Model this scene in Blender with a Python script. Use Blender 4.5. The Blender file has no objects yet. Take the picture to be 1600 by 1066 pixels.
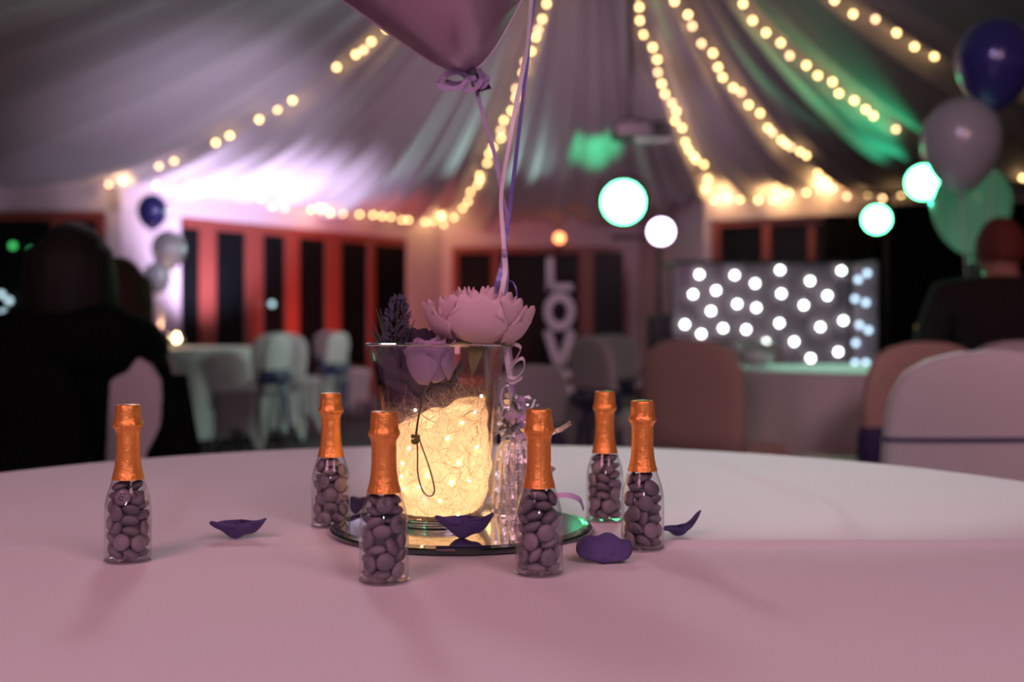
import bpy, bmesh, math, random
from mathutils import Vector, Matrix, Euler, noise
from mathutils.bvhtree import BVHTree
R = random.Random(11)
sc = bpy.context.scene
col = sc.collection
PI = math.pi
F = 1778.0                       # focal length for a 1600 px wide frame
EYE = .916                       # eye height above the floor
TZ = .75                         # table top height

# ------------------------------------------------------------------ camera, world, lights, exposure
cam = bpy.data.objects.new('camera', bpy.data.cameras.new('camera'))
col.objects.link(cam)
cam.location = (0, 0, EYE)
cam.rotation_euler = (PI / 2, 0, 0)
cam.data.sensor_width = 36
cam.data.lens = 40.0
cam.data.shift_y = -22 / 1600
cam.data.clip_start = .02
cam.data.dof.use_dof = True
cam.data.dof.focus_distance = .83
cam.data.dof.aperture_fstop = 4.9
sc.camera = cam

world = bpy.data.worlds.new('world')
sc.world = world
world.use_nodes = True
world.node_tree.nodes['Background'].inputs[0].default_value = (.62, .40, .50, 1)
world.node_tree.nodes['Background'].inputs[1].default_value = .10

def aim(o, target):
    o.rotation_euler = (Vector(target) - o.location).to_track_quat('-Z', 'Y').to_euler()

def spot(name, loc, target, power, color, size=60, blend=.6, radius=.1):
    d = bpy.data.lights.new(name, 'SPOT')
    d.energy = power; d.color = color; d.spot_size = math.radians(size); d.spot_blend = blend; d.shadow_soft_size = radius
    o = bpy.data.objects.new(name, d); col.objects.link(o); o.location = loc; aim(o, target)
    return o

def point(name, loc, power, color, radius=.05):
    d = bpy.data.lights.new(name, 'POINT')
    d.energy = power; d.color = color; d.shadow_soft_size = radius
    o = bpy.data.objects.new(name, d); col.objects.link(o); o.location = loc
    return o

# room wash: added pink and mauve fill spots, unseen behind and above the camera
spot('pink_fill_light', (-.9, -.9, 2.35), (-.1, .8, .75), 98, (1, .42, .54), 95, .9, .55)
spot('mauve_fill_light', (1.0, -.7, 2.35), (.1, .9, .75), 70, (.98, .57, .67), 95, .9, .55)
spot('low_highlight_light', (.15, -2.0, 1.55), (0, .9, .8), 26, (.85, .75, 1), 50, .8, .10)  # unseen low lamp added behind the camera for highlights on the bottles
# cool white-green beam on the far right of the table, lamp added near ceiling
spot('added_beam_light', (1.3, 6.0, 3.5), (.42, 2.0, .75), 440, (.86, 1.0, .94), 13, .2, .03)
spot('soft_white_light', (-1.2, 5.2, 3.3), (-.1, 1.4, .75), 120, (.95, .80, .92), 30, .9, .3)
spot('teal_cross_light', (1.0, 15.6, 1.9), (-3.2, 8.6, 3.4), 520, (.55, .95, .85), 60, .9, .05)
# lavender uplight by the red doors, hitting the ceiling and pelmet
spot('lavender_uplight', (-3.05, 12.5, .35), (-3.3, 13.6, 2.9), 700, (.80, .66, 1.0), 85, .8, .1)
spot('ceiling_lavender_light', (-1.2, 8.6, 1.4), (-3.6, 12.0, 3.3), 260, (.85, .72, 1.0), 55, 1, .2)
spot('red_door_light', (-1.9, 13.2, .3), (-2.3, 15.6, 1.2), 260, (1, .16, .12), 95, .8, .1)
spot('ceiling_mauve_light', (.3, 7.5, .6), (-.6, 10.5, 4.0), 110, (.95, .66, .88), 130, 1, .4)
spot('green_ceiling_light', (4.9, 11.6, 2.05), (2.6, 10.6, 3.5), 420, (.03, 1, .40), 26, 1, .05)
spot('green_ceiling_streak_light', (4.6, 12.0, 2.1), (2.0, 10.6, 3.9), 150, (.05, 1, .45), 20, 1, .05)
spot('green_back_light', (1.2, 11.6, 1.9), (1.02, 13.9, 3.1), 420, (.03, 1, .40), 18, 1, .03)
spot('left_balloon_light', (-.9, 6.4, 1.5), (-2.85, 9.2, 1.6), 190, (.8, .75, 1), 20, .8, .1)
spot('right_table_light', (2.4, 7.2, 3.4), (1.5, 4.8, .75), 420, (.42, 1.0, .72), 20, .7, .1)
spot('right_balloon_light', (.6, 2.0, 2.3), (1.85, 4.5, 1.8), 26, (.9, .72, 1), 28, .8, .1)
spot('teal_ceiling_light', (1.5, 9.4, 2.0), (-1.6, 9.3, 4.2), 90, (.45, 1, .85), 50, .7, .06)
spot('right_chair_light', (1.2, .2, 2.2), (2.2, 4.2, .7), 70, (1, .56, .58), 60, .8, .3)
spot('left_chair_light', (2.0, 8.0, 2.2), (-2.2, 9.0, .6), 160, (.70, 1.0, .84), 40, .8, .15)
spot('back_room_light', (.5, 7.0, 2.6), (.2, 16, 1.3), 330, (1, .62, .8), 70, .9, .3)

sc.view_settings.view_transform = 'Standard'
sc.view_settings.look = 'None'
sc.view_settings.gamma = 1
sc.view_settings.use_curve_mapping = False
sc.view_settings.exposure = 0.0
sc.cycles.use_denoising = True
sc.cycles.max_bounces = 14
sc.cycles.transparent_max_bounces = 48
sc.cycles.sample_clamp_indirect = 3.0
sc.cycles.sample_clamp_direct = 0

def at(px, py, Y):
    """the point of the room seen at that spot of the picture, Y metres away"""
    return Vector(((px - 800) * Y / F, Y, EYE + (511 - py) * Y / F))

# ------------------------------------------------------------------ materials
def mat(name, color, rough=.6, metal=0, bump=None, noise_col=None, sheen=0, coat=0, trans=0, sss=0, alpha=1, spec=.5):
    m = bpy.data.materials.new(name); m.use_nodes = True
    nt = m.node_tree; b = nt.nodes['Principled BSDF']
    b.inputs['Base Color'].default_value = (*color, 1)
    b.inputs['Roughness'].default_value = rough
    b.inputs['Metallic'].default_value = metal
    b.inputs['Specular IOR Level'].default_value = spec
    if sheen: b.inputs['Sheen Weight'].default_value = sheen
    if coat: b.inputs['Coat Weight'].default_value = coat; b.inputs['Coat Roughness'].default_value = .15
    tc = nt.nodes.new('ShaderNodeTexCoord')
    if noise_col:
        c2, scale = noise_col
        n = nt.nodes.new('ShaderNodeTexNoise'); n.inputs['Scale'].default_value = scale; n.inputs['Detail'].default_value = 3
        mx = nt.nodes.new('ShaderNodeMix'); mx.data_type = 'RGBA'
        mx.inputs[6].default_value = (*color, 1); mx.inputs[7].default_value = (*c2, 1)
        nt.links.new(tc.outputs['Object'], n.inputs['Vector'])
        nt.links.new(n.outputs['Fac'], mx.inputs[0]); nt.links.new(mx.outputs[2], b.inputs['Base Color'])
    if bump:
        scale, strength, dist = bump
        n = nt.nodes.new('ShaderNodeTexNoise'); n.inputs['Scale'].default_value = scale; n.inputs['Detail'].default_value = 4
        bp = nt.nodes.new('ShaderNodeBump'); bp.inputs['Strength'].default_value = strength; bp.inputs['Distance'].default_value = dist
        nt.links.new(tc.outputs['Object'], n.inputs['Vector'])
        nt.links.new(n.outputs['Fac'], bp.inputs['Height']); nt.links.new(bp.outputs['Normal'], b.inputs['Normal'])
    if trans:                                   # cloth or petal that lets some light through
        t = nt.nodes.new('ShaderNodeBsdfTranslucent'); t.inputs['Color'].default_value = (*[min(1, c * 1.1) for c in color], 1)
        ms = nt.nodes.new('ShaderNodeMixShader'); ms.inputs[0].default_value = trans
        nt.links.new(b.outputs[0], ms.inputs[1]); nt.links.new(t.outputs[0], ms.inputs[2])
        nt.links.new(ms.outputs[0], nt.nodes['Material Output'].inputs['Surface'])
    return m

def glow(name, color, strength):
    m = bpy.data.materials.new(name); m.use_nodes = True
    nt = m.node_tree; nt.nodes.remove(nt.nodes['Principled BSDF'])
    e = nt.nodes.new('ShaderNodeEmission'); e.inputs[0].default_value = (*color, 1); e.inputs[1].default_value = strength
    nt.links.new(e.outputs[0], nt.nodes['Material Output'].inputs['Surface'])
    return m

def thin_glass(name, tint=(1, 1, 1), base=.04, edge=.8, power=3.5, rough=.03, bump=None):
    """a thin clear wall: mostly see-through, reflecting more towards its edges"""
    m = bpy.data.materials.new(name); m.use_nodes = True
    nt = m.node_tree; nt.nodes.remove(nt.nodes['Principled BSDF'])
    t = nt.nodes.new('ShaderNodeBsdfTransparent'); t.inputs[0].default_value = (*tint, 1)
    g = nt.nodes.new('ShaderNodeBsdfGlossy'); g.inputs['Roughness'].default_value = rough
    lw = nt.nodes.new('ShaderNodeLayerWeight'); lw.inputs['Blend'].default_value = .5
    p = nt.nodes.new('ShaderNodeMath'); p.operation = 'POWER'; p.inputs[1].default_value = power
    ma = nt.nodes.new('ShaderNodeMath'); ma.operation = 'MULTIPLY_ADD'; ma.inputs[1].default_value = edge; ma.inputs[2].default_value = base
    ms = nt.nodes.new('ShaderNodeMixShader')
    nt.links.new(lw.outputs['Facing'], p.inputs[0]); nt.links.new(p.outputs[0], ma.inputs[0]); nt.links.new(ma.outputs[0], ms.inputs[0])
    nt.links.new(t.outputs[0], ms.inputs[1]); nt.links.new(g.outputs[0], ms.inputs[2])
    nt.links.new(ms.outputs[0], nt.nodes['Material Output'].inputs['Surface'])
    if bump:
        tc = nt.nodes.new('ShaderNodeTexCoord')
        n = nt.nodes.new('ShaderNodeTexNoise'); n.inputs['Scale'].default_value = bump[0]
        bp = nt.nodes.new('ShaderNodeBump'); bp.inputs['Strength'].default_value = bump[1]; bp.inputs['Distance'].default_value = bump[2]
        nt.links.new(tc.outputs['Object'], n.inputs['Vector']); nt.links.new(n.outputs['Fac'], bp.inputs['Height'])
        nt.links.new(bp.outputs['Normal'], g.inputs['Normal'])
    return m

def solid_glass(name, color=(1, 1, 1), rough=.0, ior=1.45):
    m = bpy.data.materials.new(name); m.use_nodes = True
    b = m.node_tree.nodes['Principled BSDF']
    b.inputs['Base Color'].default_value = (*color, 1); b.inputs['Roughness'].default_value = rough
    b.inputs['Transmission Weight'].default_value = 1; b.inputs['IOR'].default_value = ior
    return m

M = dict(
    cloth=mat('white table linen', (.78, .73, .76), .75, bump=(900, .12, .0006), sheen=.2),
    foil=mat('copper orange foil', (.95, .36, .085), .36, .6, bump=(260, .6, .0014)),
    candy_a=mat('mauve candy shell', (.185, .160, .180), .40, noise_col=((.155, .13, .155), 60), spec=.35),
    candy_b=mat('dusty lilac candy shell', (.26, .215, .235), .40, noise_col=((.22, .185, .205), 60), spec=.35),
    ink=mat('dark candy print', (.03, .02, .035), .6),
    plastic=thin_glass('clear bottle plastic', (.96, .95, .97), .06, .85, 2.4, .08, (90, .3, .001)),
    vase=thin_glass('vase glass', (.98, .99, .99), .03, .6, 4.0, .04, (25, .15, .002)),
    foot=solid_glass('thick vase glass'),
    mirror=mat('mirror silvering', (.86, .88, .88), .02, 1),
    bevel=mat('dark green glass edge', (.004, .02, .014), .06, 0, coat=1),
    pink_petal=mat('dusty pink silk petal', (.88, .64, .69), .75, trans=.25, noise_col=((.80, .57, .64), 60), bump=(500, .1, .0005)),
    warm_petal=mat('cream tipped silk petal', (.72, .50, .42), .75, trans=.25),
    rose=mat('mauve silk rose petal', (.44, .30, .45), .7, trans=.18, noise_col=((.36, .24, .39), 50)),
    dark_rose=mat('deep plum silk petal', (.045, .025, .06), .8),
    sepal=mat('green silk sepal', (.10, .14, .025), .6, trans=.15, noise_col=((.19, .16, .03), 80)),
    stem=mat('dark olive stem', (.05, .055, .02), .6),
    stem_b=mat('brown plastic stem', (.16, .12, .10), .5),
    lavender=mat('artificial lavender bud', (.085, .075, .13), .7),
    needle=mat('dull green needle leaf', (.05, .075, .055), .6),
    violet=mat('violet silk petal', (.105, .075, .24), .75, noise_col=((.085, .06, .19), 60), trans=.1),
    silver=mat('silver foil', (.92, .90, .94), .26, 1, bump=(120, .6, .003)),
    ribbon_l=mat('lilac curling ribbon', (.50, .37, .62), .35, .1, trans=.15),
    ribbon_w=mat('pearl white curling ribbon', (.92, .80, .90), .35, .05, trans=.12),
    ribbon_b=mat('blue violet curling ribbon', (.21, .18, .52), .3, .15, trans=.15),
    heart=mat('pearly pink foil', (.47, .30, .40), .33, .35, coat=.4),
    knot=mat('dark balloon tail', (.03, .015, .03), .4),
    drape=mat('ivory ceiling drape', (.60, .55, .57), .8, noise_col=((.52, .47, .50), 1.5), sheen=.3),
    plaster=mat('ivory wall cladding', (.62, .52, .57), .8, noise_col=((.56, .47, .52), 3)),
    wood=mat('mahogany joinery', (.26, .055, .04), .45, noise_col=((.20, .04, .03), 12), coat=.2),
    night=mat('dark window glass', (.004, .005, .006), .35, 0, spec=.15),
    floor=mat('dark carpet tile', (.10, .07, .085), .9, noise_col=((.075, .05, .065), 8), bump=(400, .3, .004)),
    cover=mat('white stretch chair cover', (.72, .63, .66), .7, sheen=.25, bump=(60, .1, .003)),
    cover_p=mat('blush stretch chair cover', (.56, .36, .31), .75, sheen=.2, bump=(60, .1, .003)),
    sash=mat('indigo satin sash', (.045, .035, .14), .4, sheen=.3),
    black=mat('black plastic', (.012, .012, .013), .5),
    coat=mat('black wool', (.005, .007, .006), .95, spec=.1),
    coat_g=mat('dark green knit', (.020, .026, .016), .9, spec=.1),
    jacket=mat('charcoal jacket', (.016, .013, .016), .9),
    trousers=mat('black trousers', (.01, .01, .012), .9),
    skin=mat('skin', (.45, .24, .18), .55),
    hair=mat('dark brown hair', (.012, .008, .006), .7),
    hair_r=mat('reddish short hair', (.16, .035, .025), .7),
    hair_b=mat('brown hair', (.055, .03, .015), .7),
    balloon_b=mat('navy blue pearl latex', (.06, .05, .27), .22, .15, coat=.6),
    balloon_w=mat('white pearl latex', (.62, .55, .62), .25, .1, coat=.5, trans=.25),
    balloon_c=mat('frosted pale latex', (.55, .60, .58), .3, 0, coat=.4, trans=.6),
    metal=mat('grey painted metal', (.10, .08, .09), .45, .5),
    letter=mat('white painted letter board', (.50, .44, .47), .6),
    star_cloth=mat('grey booth cloth', (.17, .13, .16), .85, noise_col=((.14, .10, .13), 6)),
    bar=mat('black drape', (.006, .007, .007), .95, spec=.1),
    brass=mat('dull brass', (.45, .28, .10), .35, .9),
    white_plastic=mat('white plastic', (.72, .66, .72), .4),
    fibre=mat('angel hair fibre', (.95, .86, .80), .4, trans=.2),
    shadow_tan=mat('straw coloured fibre', (.62, .38, .18), .5, trans=.2),  # tan tone holds the shadow between strands, darker against the glow
    fluff=mat('cream polyester fluff', (.96, .80, .58), .9, trans=.72, noise_col=((.90, .72, .50), 55), bump=(230, 1, .006)),
    veil=mat('pale fluff veil', (.80, .68, .66), .9, trans=.5),
    wire=mat('thin copper wire', (.25, .2, .15), .4, .6),
)
M['bulb'] = glow('warm fairy light bulb', (1.0, .64, .25), 11)
M['bulb_dim'] = glow('dimmer fairy light bulb', (1.0, .60, .30), 8)
M['micro'] = glow('warm micro light', (1.0, .72, .36), 26)
M['star'] = glow('white star light', (.95, 1.0, .95), 14)
M['star_b'] = glow('bluish star light', (.45, .62, .80), 4.0)
M['lamp_g'] = glow('green stage lamp lens', (.22, 2.2, .75), 11)
M['lamp_w'] = glow('lavender stage lamp lens', (1.0, .82, 1.15), 9)
M['lamp_o'] = glow('small orange lamp', (1.0, .28, .10), 6)
M['flame'] = glow('candle flame', (1.0, .62, .25), 40)
M['uplight'] = glow('pale uplight window', (.9, .55, .75), .9)
M['phone_g'] = glow('green indicator', (.05, .5, .12), 2)
M['street'] = glow('distant street lamp', (.45, .65, .7), 2.2)

# ------------------------------------------------------------------ mesh helpers
class MB:
    def __init__(self): self.v = []; self.f = []
    def add(self, vs, fs):
        o = len(self.v); self.v += [tuple(p) for p in vs]; self.f += [tuple(i + o for i in f) for f in fs]; return self
    def box(self, c, s, rot=None):
        x, y, z = [k / 2 for k in s]; b = min(x, y, z) * .18
        vs = []; 
        for sx in (-1, 1):
            for sy in (-1, 1):
                for sz in (-1, 1):
                    vs += [Vector((sx * (x - b), sy * (y - b), sz * z)), Vector((sx * (x - b), sy * y, sz * (z - b))), Vector((sx * x, sy * (y - b), sz * (z - b)))]
        bm = bmesh.new()
        for p in vs: bm.verts.new(p)
        bmesh.ops.convex_hull(bm, input=bm.verts)
        bm.verts.index_update()
        q = [(rot @ v.co if rot else v.co) + Vector(c) for v in bm.verts]
        fs = [[v.index for v in f.verts] for f in bm.faces]
        bm.free(); return self.add(q, fs)
    def grid(self, fn, nu, nv, close_u=False):
        vs = [fn(i / (nu if close_u else nu - 1), j / (nv - 1)) for j in range(nv) for i in range(nu)]
        fs = []
        for j in range(nv - 1):
            for i in range(nu if close_u else nu - 1):
                k = (i + 1) % nu
                fs.append((j * nu + i, j * nu + k, (j + 1) * nu + k, (j + 1) * nu + i))
        return self.add(vs, fs)
    def lathe(self, prof, n=32, c=(0, 0, 0), fn=None):
        c = Vector(c); vs = []; fs = []
        for r, z in prof:
            for k in range(n):
                a = 2 * PI * k / n; rr = max(r, 1e-5)
                if fn: rr = fn(rr, a, z)
                vs.append((c.x + rr * math.cos(a), c.y + rr * math.sin(a), c.z + z))
        for i in range(len(prof) - 1):
            for k in range(n):
                k2 = (k + 1) % n
                fs.append((i * n + k, i * n + k2, (i + 1) * n + k2, (i + 1) * n + k))
        return self.add(vs, fs)
    def tube(self, pts, r, n=8, cap=True):
        pts = [Vector(p) for p in pts]; m = len(pts)
        rs = r if isinstance(r, (list, tuple)) else [r] * m
        t0 = (pts[1] - pts[0]).normalized()
        nrm = t0.orthogonal().normalized(); vs = []; fs = []
        for i, p in enumerate(pts):
            t = (pts[min(i + 1, m - 1)] - pts[max(i - 1, 0)]).normalized()
            nrm = (nrm - t * nrm.dot(t)).normalized(); b = t.cross(nrm)
            for k in range(n):
                a = 2 * PI * k / n
                vs.append(p + (nrm * math.cos(a) + b * math.sin(a)) * rs[i])
        for i in range(m - 1):
            for k in range(n):
                k2 = (k + 1) % n
                fs.append((i * n + k, i * n + k2, (i + 1) * n + k2, (i + 1) * n + k))
        if cap: fs += [tuple(range(n - 1, -1, -1)), tuple((m - 1) * n + k for k in range(n))]
        return self.add(vs, fs)
    def ribbon(self, pts, width, side=None, thick=.0):
        """flat strip along pts; side(i) gives the width direction"""
        pts = [Vector(p) for p in pts]; m = len(pts); vs = []; fs = []
        for i, p in enumerate(pts):
            s = side(i / (m - 1)) if side else Vector((1, 0, 0))
            t = (pts[min(i + 1, m - 1)] - pts[max(i - 1, 0)]).normalized()
            s = (s - t * s.dot(t)).normalized() * width / 2
            nn = t.cross(s).normalized() * .00012
            vs += [p - s - nn, p + s - nn, p + s + nn, p - s + nn]
        for i in range(m - 1):
            for k in range(4):
                k2 = (k + 1) % 4
                fs.append((i * 4 + k, i * 4 + k2, (i + 1) * 4 + k2, (i + 1) * 4 + k))
        fs += [(3, 2, 1, 0), tuple((m - 1) * 4 + k for k in range(4))]
        return self.add(vs, fs)
    def rings(self, rings, cap=True):
        n = len(rings[0]); vs = [p for r in rings for p in r]; fs = []
        for i in range(len(rings) - 1):
            for k in range(n):
                k2 = (k + 1) % n
                fs.append((i * n + k, i * n + k2, (i + 1) * n + k2, (i + 1) * n + k))
        if cap: fs += [tuple(range(n - 1, -1, -1)), tuple((len(rings) - 1) * n + k for k in range(n))]
        return self.add(vs, fs)
    def ball(self, c, r, n=12, m=8, sc3=(1, 1, 1)):
        return self.add(*ballmesh(c, r, n, m, sc3))
    def mesh(self, name, smooth=True):
        me = bpy.data.meshes.new(name); me.from_pydata(self.v, [], self.f); me.validate()
        if smooth: me.polygons.foreach_set('use_smooth', [True] * len(me.polygons))
        return me
    def build(self, name, m, parent=None, smooth=True, loc=None, rot=None):
        return link(name, self.mesh(name, smooth), m, parent, loc, rot)

def ballmesh(c, r, n, m, s=(1, 1, 1)):
    c = Vector(c); vs = [c + Vector((0, 0, -r * s[2]))]; fs = []
    for j in range(1, m):
        ph = -PI / 2 + PI * j / m
        for k in range(n):
            a = 2 * PI * k / n
            vs.append(c + Vector((r * s[0] * math.cos(ph) * math.cos(a), r * s[1] * math.cos(ph) * math.sin(a), r * s[2] * math.sin(ph))))
    vs.append(c + Vector((0, 0, r * s[2]))); top = len(vs) - 1
    for k in range(n):
        k2 = (k + 1) % n
        fs.append((0, 1 + k2, 1 + k)); fs.append((top, top - n + k, top - n + k2))
        for j in range(m - 2):
            a = 1 + j * n; fs.append((a + k, a + k2, a + n + k2, a + n + k))
    return vs, fs

def link(name, me, m, parent=None, loc=None, rot=None):
    o = bpy.data.objects.new(name, me)
    if m and not me.materials: me.materials.append(m)
    col.objects.link(o)
    if parent: o.parent = parent
    if loc is not None: o.location = loc
    if rot is not None: o.rotation_euler = rot
    return o

def tag(o, label=None, cat=None, group=None, kind=None):
    if label: o['label'] = label
    if cat: o['category'] = cat
    if group: o['group'] = group
    if kind: o['kind'] = kind
    return o

def thing(name, loc, label, cat, group=None, rot=(0, 0, 0)):
    o = bpy.data.objects.new(name, None); col.objects.link(o); o.location = loc; o.rotation_euler = rot
    o.empty_display_size = .05
    return tag(o, label, cat, group)

def struct(o): o['kind'] = 'structure'; return o

def smoothpath(pts, n=10):
    """Catmull-Rom through the points"""
    P = [Vector(p) for p in pts]; P = [P[0] * 2 - P[1]] + P + [P[-1] * 2 - P[-2]]; out = []
    for i in range(1, len(P) - 2):
        for k in range(n):
            t = k / n; a, b, c, d = P[i - 1:i + 3]
            out.append(.5 * ((2 * b) + (c - a) * t + (2 * a - 5 * b + 4 * c - d) * t * t + (3 * b - a - 3 * c + d) * t ** 3))
    out.append(P[-2]); return out

# ------------------------------------------------------------------ setting: floor, ceiling, walls
fl = MB(); fl.grid(lambda u, v: (-11 + 22 * u, -4 + 23 * v, 0), 12, 12)
struct(fl.build('floor', M['floor'], smooth=False))

APEX = Vector((.67, 9.5, 5.5)); EZ = 2.5
EAVE = [(-9.5, 10.2), (-4.3, 12.5), (-1.07, 17.3), (1.9, 16.9), (2.26, 13.4), (3.57, 12.7), (6.5, 12.2), (10, 9), (10, 2), (6, -3), (-5, -3), (-10, 2)]

def eave_r(th):
    dx, dy = math.cos(th), math.sin(th); best = None
    for i in range(len(EAVE)):
        ax, ay = EAVE[i]; bx, by = EAVE[(i + 1) % len(EAVE)]
        ax -= APEX.x; bx -= APEX.x; ay -= APEX.y; by -= APEX.y
        ex, ey = bx - ax, by - ay
        den = dx * ey - dy * ex
        if abs(den) < 1e-9: continue
        t = (ax * ey - ay * ex) / den; s = (ax * dy - ay * dx) / den
        if t > 0 and -1e-6 <= s <= 1 + 1e-6:
            if best is None or t < best[0]: best = (t, i, s)
    return best

def fold(th):
    s = 0
    for fq, am, ph in ((47, .5, 0), (83, .55, 1.3), (131, .35, 2.1), (29, .5, .6)):
        s += am * math.sin(fq * th + ph + 1.5 * math.sin(3 * th))
    return s

def ceil_pt(th, t):
    r, i, s = eave_r(th)
    z = EZ + (APEX.z - EZ) * (1 - t) ** 1.6
    z += .13 * fold(th) * min(1, t * 2.5) * (1 - .35 * t) - .22 * math.sin(PI * s) * math.sin(PI * t) ** .8
    return Vector((APEX.x + math.cos(th) * r * t, APEX.y + math.sin(th) * r * t, z))

ceiling = bpy.data.objects.new('ceiling', None); col.objects.link(ceiling); struct(ceiling)
cv, cf = [], []
angs = [math.atan2(y - APEX.y, x - APEX.x) for x, y in EAVE]
for i in range(len(EAVE)):
    a, b = angs[i], angs[(i + 1) % len(EAVE)]
    while b > a: b -= 2 * PI
    if a - b > PI: continue
    front = EAVE[i][1] > 8 or EAVE[(i + 1) % len(EAVE)][1] > 8
    n = max(8, int((a - b) * (190 if front else 50)))
    mb = MB(); mb.grid(lambda u, v: ceil_pt(a + (b - a) * (.0005 + .999 * u), .02 + .98 * v), n, 26)
    struct(mb.build('fabric_panel', M['drape'], ceiling))
    o = len(cv); cv += mb.v; cf += [tuple(k + o for k in f) for f in mb.f]
CEIL = BVHTree.FromPolygons(cv, cf)

def wallpoint(px, A, B):
    """where the line of sight through that picture column meets the wall line A-B"""
    k = (px - 800) / F
    ax, ay = A; ex, ey = B[0] - A[0], B[1] - A[1]
    s = (k * ay - ax) / (ex - k * ey)
    return Vector((ax + ex * s, ay + ey * s, 0)), s

def wallbox(A, B, z0, z1, th, name, m, parent=None, off=0):
    A = Vector((A[0], A[1], 0)); B = Vector((B[0], B[1], 0)); d = B - A; n = Vector((-d.y, d.x, 0)).normalized()
    ang = math.atan2(d.y, d.x)
    c = (A + B) / 2 + n * (th / 2 + off); c.z = (z0 + z1) / 2
    mb = MB(); mb.box((0, 0, 0), (d.length, th, z1 - z0))
    return mb.build(name, m, parent, False, c, (0, 0, ang))

def glazed(A, B, name, panes, posts, z0=.0, z1=2.1, wood='wood', rail=True, pt=.12):
    """a run of tall dark panes between timber posts; panes / posts are picture columns"""
    root = struct(bpy.data.objects.new(name, None)); col.objects.link(root)
    for a, b in panes:
        p, _ = wallpoint(a, A, B); q, _ = wallpoint(b, A, B)
        struct(wallbox(p, q, z0 + .12, z1 - .02, .02, 'pane', M['night'], root, pt / 2))
    for a, b in posts:
        p, _ = wallpoint(a, A, B); q, _ = wallpoint(b, A, B)
        struct(wallbox(p, q, z0, z1, pt, 'post', M[wood], root))
    p, _ = wallpoint(min(x[0] for x in panes + posts), A, B); q, _ = wallpoint(max(x[1] for x in panes + posts), A, B)
    if rail:
        struct(wallbox(p, q, z1 - .02, z1 + .10, .14, 'head_rail', M[wood], root))
        struct(wallbox(p, q, z0, z0 + .16, .13, 'bottom_rail', M[wood], root))
    return root

E0, E1, E2, E3, E4, E5, E6 = EAVE[:7]
def W(name, A, B, z0, z1, m='plaster', th=.1, off=0): return struct(wallbox(A, B, z0, z1, th, name, M[m], None, off))
def wp(px, A, B): p, _ = wallpoint(px, A, B); return (p.x, p.y)
# far left wall, frontal, with dark windows
W('wall_far_left', (-9.5, 12.3), E1, 2.16, 2.75)
glazed((-9.5, 12.3), E1, 'window_1', [(-120, 78), (100, 150)], [(78, 100), (150, 165)])
W('wall_left_column', wp(165, (-9.5, 12.3), E1), E1, 0, 2.75)
# slanting wall with the red lit doors
W('wall_left', E1, E2, 2.20, 2.75)
W('wall_left_pier', E1, wp(283, E1, E2), 0, 2.2)
glazed(E1, E2, 'window_2', [(287, 312), (340, 383), (415, 445), (470, 508), (535, 574), (588, 636)],
       [(312, 338), (385, 411), (447, 468), (510, 533), (576, 586)], pt=.03)
W('wall_left_end_pier', wp(636, E1, E2), E2, 0, 2.2)
# back wall
W('wall_back', E2, E3, 2.12, 2.75)
W('wall_back_pier', E2, wp(706, E2, E3), 0, 2.12)
glazed(E2, E3, 'window_3', [(716, 768), (780, 905), (928, 975)], [(706, 716), (768, 780), (905, 928), (975, 984)], z1=2.05)
W('wall_back_corner', wp(984, E2, E3), E3, 0, 2.12)
W('wall_jog', E3, E4, 0, 2.75)
# right wall with dark windows and a black drape
W('wall_right', E4, E5, 2.16, 2.75)
W('wall_right_end', E5, E6, 2.16, 2.75)
glazed(E4, (3.9, 12.65), 'window_4', [(1125, 1190), (1204, 1262), (1274, 1330)], [(1112, 1125), (1190, 1204), (1262, 1274)])
W('wall_right_far', E6, (10, 9), 0, 2.75)
W('wall_right_side', (10, 9), (10, 1), 0, 2.75)
W('wall_left_side', (-10, 1), (-9.5, 12.4), 0, 2.75)
tag(wallbox((3.9, 12.4), (6.6, 12.0), 0, 2.25, .1, 'stage_curtain', M['bar']), 'tall black drape hanging behind the booth on the right', 'curtain')
W('wall_right_back', (3.5, 12.75), (6.6, 12.3), 0, 2.2, 'bar')

# ------------------------------------------------------------------ fairy lights on the ceiling
def on_ceiling(px, py):
    o = Vector((0, 0, EYE)); d = (at(px, py, 1) - o).normalized()
    h = CEIL.ray_cast(o, d)
    if h[0] is None or h[3] > 19:
        # below the eave: hangs from the eave line itself
        best = None
        for i in range(6):
            p, s = wallpoint(px, EAVE[i], EAVE[i + 1])
            if -.02 <= s <= 1.02 and (best is None or p.y < best): best = p.y
        return at(px, py, (best or 12.5) - .12)
    return h[0] - d * .12

bulb_me = MB().ball((0, 0, 0), .021, 10, 6).mesh('bulb'); bulb_me.materials.append(M['bulb'])
dim_me = MB().ball((0, 0, 0), .021, 10, 6).mesh('bulb'); dim_me.materials.append(M['bulb_dim'])

def light_string(pix, label, dim=()):
    pts = [on_ceiling(*p) for p in pix]
    root = thing('fairy_light_string', pts[0], label, 'fairy lights', 'fairy light strings under the draped ceiling')
    loc = [p - pts[0] for p in pts]
    MB().tube(smoothpath([l + Vector((0, 0, .03)) for l in loc], 3), .004, 4).build('wire', M['wire'], root)
    for i, l in enumerate(loc):
        link('bulb', dim_me if i in dim else bulb_me, None, root, l)
    return root

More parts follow.
